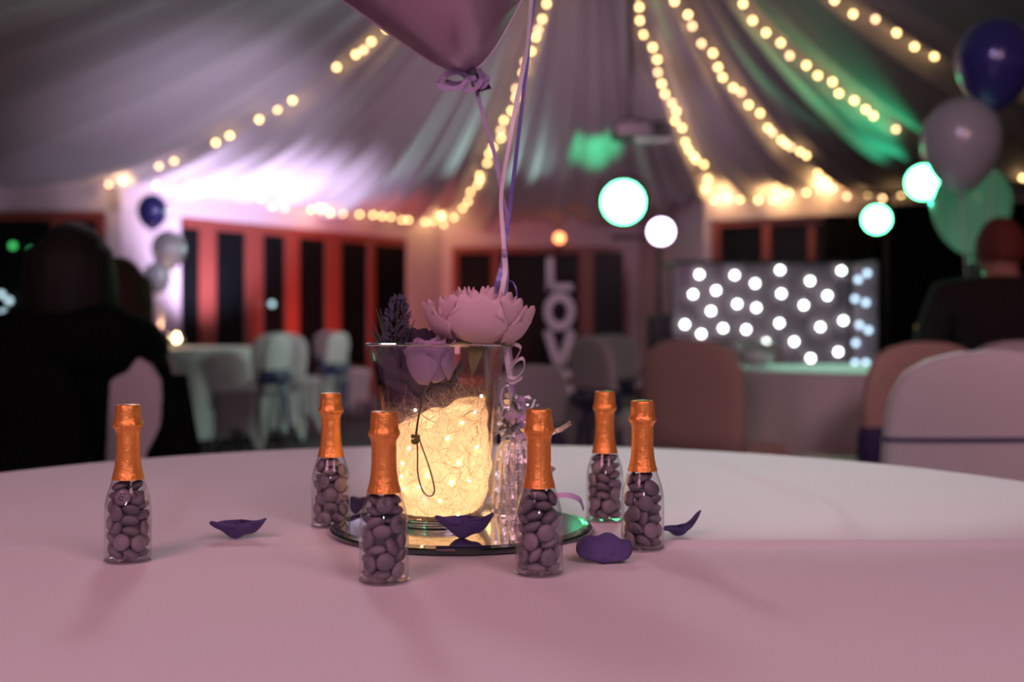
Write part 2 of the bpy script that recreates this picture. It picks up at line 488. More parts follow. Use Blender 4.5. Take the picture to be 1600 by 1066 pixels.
light_string([(628, 28), (604, 45), (580, 65), (568, 78), (556, 85), (526, 105), (457, 157), (433, 171), (405, 187), (359, 212), (337, 223), (272, 252), (248, 260), (192, 283), (170, 288)],
             'fairy light string sweeping from the top down to the left corner by the dark window', (3, 11, 12, 14))
light_string([(244, 290), (262, 297), (289, 295), (311, 296), (408, 310), (426, 323), (445, 326), (486, 328), (500, 329), (516, 333), (536, 334), (562, 335), (583, 336), (597, 338), (611, 339), (628, 344), (638, 344), (664, 347)],
             'fairy light string along the eave above the red doors', (1, 5, 6, 8, 10))
light_string([(854, 6), (847, 30), (841, 46), (837, 58), (830, 80), (820, 97), (817, 114), (806, 139), (806, 153), (799, 173), (787, 188), (782, 204), (783, 216), (770, 230), (764, 240), (761, 255), (749, 274), (750, 281), (746, 289), (735, 300), (731, 315), (723, 325), (709, 340), (693, 350), (677, 346)],
             'fairy light string dropping just beside the balloon ribbons to the back column', (2, 5, 7, 11))
light_string([(997, -8), (999, 11), (1000, 32), (1006, 54), (1020, 74), (1027, 93), (1028, 113), (1034, 131), (1039, 147), (1050, 161), (1057, 174), (1055, 189), (1066, 200), (1071, 222), (1076, 234), (1084, 244), (1088, 250), (1100, 257), (1106, 280), (1102, 295)],
             'fairy light string immediately right of the hanging projector', (6, 9))
light_string([(1054, 2), (1075, 23), (1082, 41), (1096, 68), (1114, 83), (1122, 105), (1129, 121), (1146, 137), (1158, 144), (1170, 164), (1188, 177), (1200, 200), (1207, 207), (1221, 219), (1228, 225), (1236, 230), (1250, 237), (1260, 243), (1278, 270), (1292, 284), (1300, 295)],
             'second fairy light string to the right of the hanging projector', (2, 3, 8, 12, 15))
light_string([(1116, 313), (1138, 310), (1156, 312), (1185, 313), (1208, 313), (1232, 302), (1260, 301), (1282, 296), (1323, 307), (1356, 303), (1379, 310), (1408, 304)],
             'level fairy light string along the pelmet above the star light booth', (8, 10))
light_string([(1161, 6), (1176, 32), (1197, 51), (1220, 67), (1234, 87), (1260, 102), (1278, 118), (1301, 128), (1311, 146), (1335, 157), (1353, 171), (1365, 181), (1400, 202)],
             'fairy light string crossing the green lit ceiling drapes', (4, 12))
light_string([(1304, 0), (1333, 22), (1368, 30), (1401, 51), (1429, 73), (1460, 88), (1591, 142), (1598, 278)],
             'fairy light string running towards the navy balloon', (2,))

for px, py, w_ in ((690, 340, 5), (1125, 306, 5), (1215, 304, 6), (1290, 292, 5), (500, 326, 3), (185, 283, 3)):
    point('fairy_bulb_light', on_ceiling(px, py) - Vector((0, .02, .0)), w_, (1, .58, .22), .02)

# ------------------------------------------------------------------ hanging projector
P = at(1003, 205, 10.2)
pr = thing('projector', P, 'ceiling projector hanging on a long pole between two fairy light strings', 'projector')
MB().rings([[(x * s, y * s, z) for x, y in ((-.24, -.16), (.24, -.16), (.27, -.1), (.27, .16), (-.27, .16), (-.27, -.1))] for s, z in ((.88, -.07), (1, -.05), (1, .04), (.9, .065))]).build('casing', M['metal'], pr, False)
MB().lathe([(.0, 0), (.055, 0), (.06, .03), (.05, .04)], 20).build('lens', M['black'], pr, True, (.12, -.17, 0), (PI / 2, 0, 0))
MB().box((.1, 0, -.085), (.34, .2, .012)).build('underside_plate', M['white_plastic'], pr, False)
MB().tube([(-.1, 0, .06), (-.1, 0, .5), (-.1, 0, 2.4)], .028, 10).build('pole', M['metal'], pr)
MB().lathe([(.0, 0), (.16, .0), (.10, .05), (.03, .06)], 20, (-.1, 0, .06)).build('mount_plate', M['metal'], pr)

# ------------------------------------------------------------------ stage lamps
def par_lamp(px, py, Y, rpx, lens, label, stand_top=None, parent_name='stage_lamp'):
    p = at(px, py, Y); r = rpx * Y / F
    rt = thing(parent_name, p, label, 'stage lamp', 'round stage lamps of the disco rig')
    d = (Vector((0, 0, EYE)) - p).normalized(); rt.rotation_euler = d.to_track_quat('Z', 'Y').to_euler()
    MB().lathe([(0, -.22), (r * .6, -.22), (r * .95, -.12), (r * 1.04, 0), (r * 1.04, .03), (r * .98, .03)], 32).build('housing', M['black'], rt)
    MB().lathe([(0, .02), (r * .5, .018), (r * .97, .005)], 32).build('lens', M[lens], rt)
    MB().tube([(-r * 1.08, 0, -.06), (-r * 1.12, r * .9, -.06), (0, r * 1.35, -.06), (r * 1.12, r * .9, -.06), (r * 1.08, 0, -.06)], .012, 6).build('bracket', M['black'], rt)
    return rt
LY = 10.4
par_lamp(974, 316, LY, 33, 'lamp_g', 'largest round green-rimmed stage lamp, left of the stand pole')
par_lamp(1033, 362, LY, 20, 'lamp_w', 'round lavender-white stage lamp at the top of the stand pole')
par_lamp(1370, 343, 9.9, 21, 'lamp_g', 'round green-rimmed stage lamp above the corner of the star booth')
par_lamp(1443, 285, 9.9, 26, 'lamp_g', 'green-rimmed stage lamp half hidden behind the white balloon')

def lamp_stand(px, Y, top, label, bar=None):
    rt = thing('lighting_stand', (at(px, 511, Y).x, Y + .3, 0), label, 'light stand')
    MB().tube([(0, 0, .25), (0, 0, 1.2), (0, 0, top)], [.032, .026, .022], 8).build('pole', M['black'], rt)
    for k in range(3):
        a = k * 2 * PI / 3 + .4
        MB().tube([(0, 0, .75), (.55 * math.cos(a), .55 * math.sin(a), .02)], .016, 6).build('leg', M['black'], rt)
    if bar: MB().tube([(bar[0], 0, top), (bar[1], 0, top)], .02, 6).build('crossbar', M['black'], rt)
    return rt
lamp_stand(1036, LY, 1.76, 'black tripod lighting stand holding the lavender-white and large green lamps', (-.45, .1))
lamp_stand(1405, 9.9, 2.12, 'black tripod lighting stand behind the right end of the star booth', (-.25, .3))
sp = thing('floor_speaker', (at(1036, 511, 10.1).x, 9.9, 0), 'black loudspeaker standing low on the lighting stand pole', 'speaker')
MB().box((0, 0, .78), (.31, .3, .50)).build('cabinet', M['black'], sp, False)
MB().lathe([(0, .012), (.04, .004), (.11, .02), (.12, 0)], 20).build('driver', M['metal'], sp, True, (0, -.152, .7), (PI / 2, 0, 0))
for sx in (-.1, .1):
    MB().tube([(sx, 0, .54), (sx * 1.6, 0, 0)], .02, 6).build('leg', M['black'], sp)

# small orange lamp far back
q = at(874, 372, 16.2)
ol = thing('wall_lamp', q, 'tiny round orange lamp above the back window', 'lamp')
MB().ball((0, 0, 0), .07, 12, 8).build('globe', M['lamp_o'], ol)
MB().tube([(0, .06, 0), (0, .5, 0)], .015, 6).build('bracket', M['black'], ol)

# ------------------------------------------------------------------ LED star booth
B0 = at(1052, 412, 9.0); B1 = at(1331, 412, 9.0)
bo = thing('disco_booth', (0, 9.0, 0), 'grey disco booth front dotted with round white star lights', 'booth')
Zb = 1.417
MB().grid(lambda u, v: (B0.x + (B1.x - B0.x) * u, .012 * math.sin(u * 40) + .02, .02 + (Zb - .02) * v), 60, 4).build('front_cloth', M['star_cloth'], bo)
MB().grid(lambda u, v: (B1.x + .012 + (.06) * u, .02 - .42 * u, .02 + (Zb - .02) * v), 12, 4).build('side_cloth', M['star_cloth'], bo)
MB().box(((B0.x + B1.x) / 2, .3, Zb + .01), (B1.x - B0.x, .6, .03)).build('shelf', M['black'], bo, False)
for x in (B0.x, B1.x):
    MB().tube([(x, .04, 0), (x, .04, Zb)], .02, 6).build('frame_post', M['black'], bo)
STAR = [(1093,429),(1148,430),(1180,443),(1219,422),(1266,439),(1315,423),(1083,460),(1119,454),(1221,459),(1293,462),(1152,475),(1182,481),(1256,477),(1111,486),(1070,507),(1096,522),(1130,513),(1166,515),(1218,505),(1282,511),(1318,501),(1197,535),(1241,534),(1267,560),(1310,550),(1216,572)]
smesh = MB().ball((0, 0, 0), .022, 10, 6).mesh('star_light'); smesh.materials.append(M['star'])
smesh2 = MB().ball((0, 0, 0), .022, 10, 6).mesh('star_light'); smesh2.materials.append(M['star_b'])
for px, py in STAR:
    p = at(px, py, 8.975); link('star_light', smesh, None, bo, (p.x, -.025, p.z))
for px, py in [(1359,427),(1345,437),(1340,467),(1357,473),(1347,508),(1361,516),(1341,536),(1340,567),(1357,567)]:
    u = (px - 1331) / 37; Y = 9.02 - .42 * u - .03
    p = at(px, py, Y); link('star_light', smesh2, None, bo, (p.x - .02, Y - 9.0, p.z))

# ------------------------------------------------------------------ LOVE letters
def letter_board(ch, cy, h, label):
    Y = 12.6; p = at(874, cy, Y); H = h * Y / F; Wd = H * .78
    rt = thing('light_up_letter', (p.x, Y, p.z), label, 'letter', 'upright LOVE letters')
    mb = MB(); t = H * .2
    def bar(a, b, w=t):
        a = Vector((a[0], 0, a[1])); b = Vector((b[0], 0, b[1])); d = b - a
        ang = math.atan2(d.z, d.x)
        mb.box((a + b) / 2, (d.length + w * .2, .12, w), Matrix.Rotation(-ang, 3, 'Y'))
    if ch == 'L':
        bar((-Wd / 2 + t / 2, H / 2), (-Wd / 2 + t / 2, -H / 2)); bar((-Wd / 2, -H / 2 + t / 2), (Wd / 2, -H / 2 + t / 2))
    if ch == 'O':
        n = 28; ring = []
        for k in range(n):
            a = 2 * PI * k / n; c, s = math.cos(a), math.sin(a)
            ring.append([Vector((c * Wd / 2 * q, y, s * H / 2 * q)) for q, y in ((1, -.06), (1, .06), (.56, .06), (.56, -.06))])
        vs = [p for r in ring for p in r]
        mb.add(vs, [(i * 4 + k, i * 4 + (k + 1) % 4, ((i + 1) % n) * 4 + (k + 1) % 4, ((i + 1) % n) * 4 + k) for i in range(n) for k in range(4)])
    if ch == 'V':
        bar((-Wd / 2 + t * .4, H / 2), (0, -H / 2)); bar((Wd / 2 - t * .4, H / 2), (0, -H / 2))
    if ch == 'E':
        bar((-Wd / 2 + t / 2, H / 2), (-Wd / 2 + t / 2, -H / 2))
        for z in (-H / 2 + t / 2, 0, H / 2 - t / 2): bar((-Wd / 2, z), (Wd / 2, z))
    mb.build('face', M['letter'], rt, False)
letter_board('L', 429, 50, 'white letter L at the top of the upright LOVE sign')
letter_board('O', 487, 60, 'white letter O second from top of the LOVE sign')
letter_board('V', 548, 60, 'white letter V third from top of the LOVE sign')
letter_board('E', 608, 58, 'white letter E at the foot of the LOVE sign')
# uplighter box by the doors
ub = thing('uplighter', (at(545, 600, 14.5).x, 14.4, 0), 'small white glowing uplighter box at the foot of the red doors', 'uplighter')
MB().box((0, 0, .2), (.24, .24, .36)).build('casing', M['white_plastic'], ub, False)
MB().box((0, -.125, .2), (.18, .01, .28)).build('lamp_window', M['uplight'], ub, False)
MB().tube([(-.14, 0, .2), (-.14, 0, .42), (.14, 0, .42), (.14, 0, .2)], .012, 6).build('handle', M['black'], ub)

# ------------------------------------------------------------------ covered chairs and round tables
def sring(cx, cy, z, a, b, n=28, e=3.0, tilt=0):
    out = []
    for k in range(n):
        t = 2 * PI * k / n; c, s = math.cos(t), math.sin(t)
        out.append(Vector((cx + a * math.copysign(abs(c) ** (2 / e), c), cy + b * math.copysign(abs(s) ** (2 / e), s), z)))
    return out

chair_cache = {}
def chair(X, Y, rz, label, group, m='cover', sash=True, h=.87, coat=None):
    """banquet chair in a stretch cover; local +y is the way the sitter faces"""
    rt = thing('covered_chair', (X, Y, 0), label, 'chair', group, (0, 0, rz))
    key = (m, h)
    if key not in chair_cache:
        back = []
        for z, a, b, y in ((.44, .20, .05, -.19), (.55, .205, .045, -.20), (.66, .215, .035, -.215), (.74, .215, .032, -.23), (.79, .205, .031, -.236), (.83, .18, .028, -.24), (.855, .135, .024, -.243), (.868, .08, .018, -.245), (.872, .03, .01, -.245)):
            back.append(sring(0, y, z * h / .872, a, b))
        b1 = MB().rings(back).mesh('back_cover')
        seat = [sring(0, 0, z, a, b, 28, 4) for z, a, b in ((.40, .205, .20), (.43, .225, .215), (.47, .22, .21), (.485, .19, .18))]
        b2 = MB().rings(seat).mesh('seat_cover')
        # skirt panel of the cover: taut, drawn in to each leg foot and arched between them
        def sk(u, v):
            a = 2 * PI * u; e = 4
            c, s = math.cos(a), math.sin(a)
            x = .215 * math.copysign(abs(c) ** (2 / e), c); y = .205 * math.copysign(abs(s) ** (2 / e), s)
            arch = abs(math.cos(2 * a)) ** 1.5
            z0 = .015 + .17 * arch
            w = 1 + .04 * v - .05 * math.sin(PI * v)
            return Vector((x * w, y * w, .42 + (z0 - .42) * v))
        b3 = MB().grid(sk, 48, 10, True).mesh('skirt_cover')
        b4 = MB().tube([(0, 0, .42), (0, 0, .2), (0, 0, .0)], [.02, .016, .013], 8).mesh('leg')
        s1 = [sring(0, y, z, a, b, 28, 2.6) for z, a, b, y in ((.50, .212, .056, -.195), (.53, .217, .06, -.198), (.58, .218, .058, -.203), (.61, .215, .052, -.208))]
        b5 = MB().rings(s1, False).mesh('sash')
        kn = MB(); kn.ball((0, -.27, .55), .035, 10, 8, (1.1, .8, 1))
        for sx in (-1, 1):
            kn.rings([[Vector((sx * (x0 + w * math.cos(t) * .0) , -.27 - .02 * math.sin(q * 3) + .012 * math.sin(t), .55 + sx * 0 + dz + w * math.cos(t))) for t in [2 * PI * k / 8 for k in range(8)]] for q, (x0, dz, w) in enumerate(((.01, 0, .012), (.06, .02, .035), (.12, .015, .045), (.15, -.01, .02)))])
            kn.rings([[Vector((sx * (.015 + .025 * q) + w * math.cos(t), -.265 - .008 * q + .01 * math.sin(t), .53 - .13 * q)) for t in [2 * PI * k / 8 for k in range(8)]] for q, w in enumerate((.012, .028, .035, .04))])
        b6 = kn.mesh('bow')
        for me, mm in ((b1, m), (b2, m), (b3, m), (b4, 'metal'), (b5, 'sash'), (b6, 'sash')): me.materials.append(M[mm])
        chair_cache[key] = (b1, b2, b3, b4, b5, b6)
    b1, b2, b3, b4, b5, b6 = chair_cache[key]
    link('back_cover', b1, None, rt); link('seat_cover', b2, None, rt); link('skirt_cover', b3, None, rt)
    for sx in (-1, 1):
        for sy in (-1, 1): link('leg', b4, None, rt, (sx * .17, sy * .165, .0))
    if sash:
        s = link('sash', b5, None, rt); link('bow', b6, None, s)
    return rt

def rtable(X, Y, r, label, clabel, drop=.72, nfold=18):
    rt = thing('round_table', (X, Y, 0), label, 'table', 'round tables in the function room')
    MB().lathe([(0, .72), (r - .01, .72), (r, .727), (r, .738), (r - .01, .742), (0, .742)], 48).build('tabletop', M['wood'], rt)
    for k in range(4):
        a = k * PI / 2 + PI / 4
        MB().tube([(r * .55 * math.cos(a), r * .55 * math.sin(a), .72), (r * .6 * math.cos(a), r * .6 * math.sin(a), 0)], .017, 8).build('leg', M['metal'], rt)
    mb = MB()
    def fn(u, v):
        a = 2 * PI * u
        if v < .5:
            q = v / .5; return Vector((q * (r + .004) * math.cos(a), q * (r + .004) * math.sin(a), .75 - .002 * q))
        q = (v - .5) / .5
        w = math.sin(a * nfold + 2 * math.sin(3 * a)); rr = r + .012 + .035 * q * (1 + w) * min(1, q * 2)
        return Vector((rr * math.cos(a), rr * math.sin(a), .746 - drop * q))
    mb.grid(fn, 240, 17, True)
    c = mb.build('tablecloth', M['cloth'], None, True, (X, Y, 0))
    tag(c, clabel, 'tablecloth', 'floor length white tablecloths')
    return rt

def back_to(px, Y): return at(px, 511, Y).x

# right table with its chairs
rtable(1.51, 4.6, .6, 'round table on the right in front of the star booth', 'white cloth over the right table, tinted green on top', .33, 7)
rtable(back_to(318, 9.4), 9.4, .62, 'round table on the left near the red doors', 'white cloth over the left table beside the candle', .70)
G = 'covered banquet chairs around the room'
big_chair = chair(.925, 2.455, .06, 'largest pale covered chair back, right edge of the view', G, sash=False)
chair(back_to(1392, 3.6), 3.75, .35, 'blush covered chair just behind the largest pale chair, indigo sash on its side', G, 'cover_p')
chair(back_to(1142, 4.2), 4.30, -.75, 'blush covered chair turned sideways left of the right table', G, 'cover_p', sash=False)
chair(back_to(992, 5.6), 5.75, -1.15, 'slim side-on covered chair with indigo sash, left of the blush chair', G)
chair(back_to(728, 3.5), 3.6, 1.0, 'pale low covered chair behind the silver balloon weight', G, h=.80)
chair(back_to(1145, 6.4), 6.4, .2, 'pale covered chair far behind the right table, below the star lights', G, h=.84)
chair(back_to(434, 9.1), 9.0, .35, 'white-green covered chair standing right of the left table', G, sash=False)
chair(back_to(492, 9.9), 9.8, 1.3, 'second covered chair right of the left table, indigo sash hanging', G)
chair(back_to(388, 8.3), 8.3, 1.35, 'side-on covered chair right of the left table with a large indigo bow', G)
chair(back_to(192, 2.95), 2.95, -.1, 'lilac-grey covered chair beside the person in black on the left', G, sash=False)
chair(back_to(915, 6.8), 6.9, .6, 'covered chair with indigo sash far behind the silver balloon weight', G)
chair(back_to(540, 11.6), 11.6, -.6, 'covered chair furthest back near the uplighter', G)

MB().rings([sring(0, -.224, z, .219, .037) for z in (.694, .698, .702)], False).build('cover_seam', M['sash'], big_chair)
# candle on the left table
cn = thing('tealight_holder', (back_to(276, 9.15), 9.15, .75), 'glowing candle in a glass on the left table', 'candle')
MB().lathe([(0, .0), (.045, 0), (.05, .01), (.055, .10), (.052, .10), (.046, .012), (0, .01)], 24).build('glass', M['plastic'], cn)
MB().lathe([(0, .012), (.04, .012), (.04, .04), (0, .042)], 20).build('wax', M['balloon_w'], cn)
MB().lathe([(.0, .045), (.018, .055), (.024, .07), (.014, .095), (0, .118)], 12).build('flame', M['flame'], cn)
point('candle_light', (back_to(265, 9.3), 9.15, .9), 3, (1, .6, .3), .03)
# glasses / jug on tables
gj = thing('fish_bowl', (back_to(1181, 4.75), 4.75, .75), 'round glass bowl on the near left edge of the right table', 'bowl')
MB().lathe([(0, .0), (.05, 0), (.075, .03), (.082, .06), (.07, .095), (.055, .11), (.053, .108), (.067, .093), (.078, .06), (.07, .03), (.045, .006), (0, .006)], 28).build('glass', M['vase'], gj)
MB().lathe([(0, .007), (.045, .008), (.07, .03), (.076, .055), (0, .056)], 20).build('filling', M['white_plastic'], gj)
wg = thing('mini_bottle', (back_to(1434, 4.5), 4.5, .75), 'tiny orange-topped bottle at the back of the right table', 'bottle')
MB().lathe([(0, .0), (.018, 0), (.018, .05), (.011, .07), (.009, .08)], 16).build('glass', M['plastic'], wg)
MB().lathe([(.011, .0), (.0115, .03), (.009, .10), (.010, .11), (.010, .13), (0, .131)], 16, (0, 0, .0)).build('foil_cap', M['foil'], wg, True, (0, 0, .045))

# ------------------------------------------------------------------ balloons
def latex(px, py, Y, rpx, m, label, group, tail=None, light_group=None):
    p = at(px, py, Y); r = rpx * Y / F
    rt = thing('latex_balloon', p, label, 'balloon', group)
    prof = []
    for k in range(25):
        t = -PI / 2 + PI * k / 24
        z = math.sin(t) * (1.08 if t > 0 else 1.38); x = math.cos(t) * (1 if t > 0 else (1 - .10 * math.sin(-t) ** 2 * 1.6))
        prof.append((max(x * r, .004), z * r))
    MB().lathe(prof, 32).build('skin', M[m], rt)
    MB().lathe([(.004, -1.37 * r), (r * .05, -1.42 * r), (r * .03, -1.44 * r), (r * .13, -1.55 * r)], 12).build('neck_knot', M[m], rt)
    if tail:
        q = Vector(tail) - p
        pts = smoothpath([(0, 0, -1.45 * r), (q.x * .4 + .01, q.y * .5, (-1.45 * r + q.z) / 2), (q.x, q.y, q.z)], 8)
        MB().ribbon(pts, .006).build('ribbon', M['ribbon_w'], rt)
    return rt
RW = (back_to(1516, 4.45), 4.45, .845); LW = (back_to(250, 9.25), 9.25, .865)
gr = 'balloon cluster over the right table'
latex(1555, 92, 4.5, 59, 'balloon_b', 'navy blue pearl balloon at the top of the right cluster', gr, RW)
latex(1502, 218, 4.3, 60, 'balloon_w', 'pearl white balloon in front below the navy one', gr, RW)
latex(1518, 318, 4.7, 59, 'balloon_c', 'frosted green-lit balloon lowest in the right cluster', gr, RW)
gl = 'balloon cluster by the left pier'
latex(238, 328, 9.2, 23, 'balloon_b', 'small navy balloon topping the left cluster', gl, LW)
latex(263, 388, 9.5, 26, 'balloon_w', 'white balloon just below the small navy balloon', gl, LW)
latex(246, 432, 8.9, 21, 'balloon_w', 'lowest pale lilac balloon of the left cluster', gl, LW)
bw = thing('balloon_weight', (LW[0], LW[1], .75), 'small indigo wrapped weight under the left balloon cluster', 'balloon weight')
MB().lathe([(0, 0), (.05, 0), (.045, .06), (.02, .08), (.04, .12), (0, .11)], 16).build('wrap', M['sash'], bw)
bv = thing('balloon_weight', (back_to(1516, 4.45), 4.45, .75), 'pale wrapped weight under the right balloon cluster', 'balloon weight')
MB().lathe([(0, 0), (.035, 0), (.03, .05), (.012, .065), (.03, .10), (0, .09)], 16).build('wrap', M['white_plastic'], bv)
spot('green_balloon_light', (2.75, 8.6, 1.9), (1.9, 4.7, 1.42), 700, (.03, 1, .45), 9, .6, .05)

# ------------------------------------------------------------------ people (seen from behind, seated)
def skin_mesh(name, verts, edges, root=0, level=2, smooth=True):
    bm = bmesh.new(); lay = bm.verts.layers.skin.verify(); bv = []
    for i, (p, r) in enumerate(verts):
        v = bm.verts.new(p); rr = r if isinstance(r, tuple) else (r, r)
        v[lay].radius = rr; v[lay].use_root = (i == root); bv.append(v)
    for a, b in edges: bm.edges.new((bv[a], bv[b]))
    me = bpy.data.meshes.new(name); bm.to_mesh(me); bm.free()
    o = bpy.data.objects.new(name, me); col.objects.link(o)
    s = o.modifiers.new('skin', 'SKIN'); s.use_smooth_shade = smooth
    b = o.modifiers.new('sub', 'SUBSURF'); b.levels = level; b.render_levels = level
    dg = bpy.context.evaluated_depsgraph_get(); dg.update()
    out = bpy.data.meshes.new_from_object(o.evaluated_get(dg))
    bpy.data.objects.remove(o); out.name = name
    return out

def person(loc, rz, label, joints, coat, hair, hair_len=.0, coat_name='jacket'):
    """joints: dict of local points; sits with pelvis at z .50, local +y is forward"""
    rt = thing('person', loc, label, 'person', None, (0, 0, rz)); J = {k: Vector(v) for k, v in joints.items()}
    V = []; E_ = []; ix = {}
    def v(n, p, r): ix[n] = len(V); V.append((p, r)); return ix[n]
    def chain(*ns):
        for a, b in zip(ns, ns[1:]): E_.append((ix[a], ix[b]))
    v('pelvis', J['pelvis'], (.13, .09)); v('waist', J['waist'], (.115, .08)); v('chest', J['chest'], (.135, .09)); v('collar', J['collar'] + Vector((0, 0, -.01)), (.085, .06))
    v('neck', J['neck'], .055); v('head0', J['head'] + Vector((0, .0, -.06)), (.066, .075)); v('head1', J['head'] + Vector((0, 0, .02)), (.077, .093)); v('head2', J['head'] + Vector((0, -.005, .085)), (.05, .062))
    chain('pelvis', 'waist', 'chest', 'collar', 'neck', 'head0', 'head1', 'head2')
    v('nose', J['head'] + Vector((0, .105, -.01)), .014); chain('head1', 'nose')
    for s in 'lr':
        sx = -1 if s == 'l' else 1
        v('sh' + s, J['sh' + s] + Vector((-sx * .02, 0, -.01)), .045); v('el' + s, J['el' + s], .045); v('wr' + s, J['wr' + s], .028)
        chain('collar', 'sh' + s, 'el' + s, 'wr' + s)
        d = (J['wr' + s] - J['el' + s]).normalized(); side = d.cross(Vector((0, 0, 1))).normalized()
        v('pm' + s, J['wr' + s] + d * .07, (.036, .016)); chain('wr' + s, 'pm' + s)
        for k, L in enumerate((.065, .075, .07, .055)):
            off = side * ((k - 1.5) * .02)
            v('f%s%d' % (s, k), J['wr' + s] + d * .11 + off, .0095); v('g%s%d' % (s, k), J['wr' + s] + d * (.11 + L * .6) + off + Vector((0, 0, -.012)), .0085); v('h%s%d' % (s, k), J['wr' + s] + d * (.11 + L) + off + Vector((0, 0, -.035)), .007)
            chain('pm' + s, 'f%s%d' % (s, k), 'g%s%d' % (s, k), 'h%s%d' % (s, k))
        v('t0' + s, J['wr' + s] + d * .05 - side * sx * .04, .011); v('t1' + s, J['wr' + s] + d * .085 - side * sx * .055, .009); chain('pm' + s, 't0' + s, 't1' + s)
        hp = J['pelvis'] + Vector((sx * .09, .02, -.01)); v('hp' + s, hp, .095)
        v('kn' + s, hp + Vector((sx * .06, .42, -.02)), .06); v('an' + s, hp + Vector((sx * .06, .40, -.43)), .038); v('to' + s, hp + Vector((sx * .08, .54, -.46)), .035)
        chain('pelvis', 'hp' + s, 'kn' + s, 'an' + s, 'to' + s)
        for e in ('ear',): v(e + s, J['head'] + Vector((sx * .086, -.005, -.005)), (.012, .02)); chain('head1', e + s)
    link('body', skin_mesh('body', V, E_, 0, 2), M['skin'], rt)
    # jacket over torso and arms
    V = []; E_ = []; ix = {}
    v('pelvis', J['pelvis'] + Vector((0, 0, -.03)), (.185, .135)); v('waist', J['waist'], (.165, .125)); v('chest', J['chest'], (.20, .14)); v('collar', J['collar'], (.135, .105)); v('neck', J['neck'] + Vector((0, 0, -.035)), .072)
    chain('pelvis', 'waist', 'chest', 'collar', 'neck')
    for s in 'lr':
        v('sh' + s, J['sh' + s], .085); v('m' + s, (J['sh' + s] + J['el' + s]) / 2, .072); v('el' + s, J['el' + s], .056); v('wr' + s, J['wr' + s], .045)
        chain('collar', 'sh' + s, 'm' + s, 'el' + s, 'wr' + s)
    link(coat_name, skin_mesh(coat_name, V, E_, 0, 2), M[coat], rt)
    V = []; E_ = []; ix = {}
    v('pelvis', J['pelvis'] + Vector((0, 0, -.02)), (.17, .12))
    for s, sx in (('l', -1), ('r', 1)):
        hp = J['pelvis'] + Vector((sx * .09, .02, -.01)); v('hp' + s, hp, .11)
        v('kn' + s, hp + Vector((sx * .06, .42, -.02)), .078); v('an' + s, hp + Vector((sx * .06, .40, -.41)), .055)
        chain('pelvis', 'hp' + s, 'kn' + s, 'an' + s)
        MB().rings([sring(hp.x + sx * .07, hp.y + .46 + dy, z, a, b, 16, 2.5) for z, a, b, dy in ((.0, .045, .13, 0), (.03, .046, .13, 0), (.06, .04, .10, -.02), (.085, .03, .05, -.05))]).build('shoe', M['black'], rt)
    link('trousers', skin_mesh('trousers', V, E_, 0, 2), M['trousers'], rt)
    # hair: cap over the skull, optionally long at the back
    def hf(u, vv):
        a = 2 * PI * u; ph = PI / 2 - vv * PI * .62
        front = max(0, math.sin(a)); ph = PI / 2 - vv * PI * (.62 - .22 * front)
        rr = 1.02 + .03 * math.sin(a * 9 + vv * 6)
        p = Vector((.086 * rr * math.cos(ph) * math.cos(a), .104 * rr * math.cos(ph) * math.sin(a) - .008, .118 * math.sin(ph) + .012))
        if hair_len and math.sin(a) < .3 and vv > .6:
            p.z -= hair_len * (vv - .6) / .4; p.x *= 1.25; p.y -= .01
        return J['head'] + p
    MB().grid(hf, 32, 14, True).build('hair', M[hair], rt)
    for s, sx in (('l', -1), ('r', 1)):
        MB().ball(J['head'] + Vector((sx * .03, .083, .005)), .012, 8, 6).build('eye', M['white_plastic'], rt)
    MB().rings([[J['head'] + Vector((x * s, .086 + .006 * s, -.052 + z * s)) for x, z in ((-.022, 0), (-.01, .006), (0, .004), (.01, .006), (.022, 0), (0, -.008))] for s in (1, .4)]).build('mouth', M['wood'], rt)
    return rt

# person in black on the left, leaning, arm across the next chair
S = 1.0
pc = at(105, 511, 2.75)
person((pc.x, 2.72, 0), -.12, 'person in black seen from behind, leaning on the next chair at the left edge',
       dict(pelvis=(-.04, 0, .50), waist=(-.03, -.02, .66), chest=(-.01, -.01, .80), collar=(.0, .0, .90), neck=(.01, .015, .965), head=(.015, .03, 1.04),
            shl=(-.17, 0, .885), ell=(-.25, .12, .70), wrl=(-.12, .34, .72), shr=(.14, -.01, .89), elr=(.17, .06, .89), wrr=(.20, .14, .66)),
       'coat', 'hair', .06, 'coat')
chair(back_to(70, 2.72) , 2.72, -.12, 'black-draped chair under the person in black, mostly hidden', G, 'coat', sash=False)
# dark coat over the lilac-grey chair
ct = MB()
Xc = back_to(276, 2.76)
def cf_(u, v):
    a = 2 * PI * u
    w = .030 + .085 * v + .012 * math.sin(a * 5 + v * 3); d = .05 + .05 * v + .01 * math.sin(a * 4)
    return Vector((w * math.cos(a) + .035 * v, d * math.sin(a), .80 - .62 * v))
ct.grid(cf_, 40, 14, True)
cw = thing('draped_coat', (Xc - .015, 2.74, 0), 'long black coat hanging off the right side of the lilac-grey chair', 'coat')
ct.build('coat_body', M['coat'], cw)
MB().tube(smoothpath([(-.02, 0, .80), (-.1, -.02, .865), (-.2, -.01, .86)], 6), [.035] * 12 + [.03], 10).build('collar', M['coat'], cw)
MB().tube(smoothpath([(.03, -.06, .74), (.075, -.07, .5), (.09, -.05, .3)], 6), .028, 10).build('sleeve', M['coat'], cw)
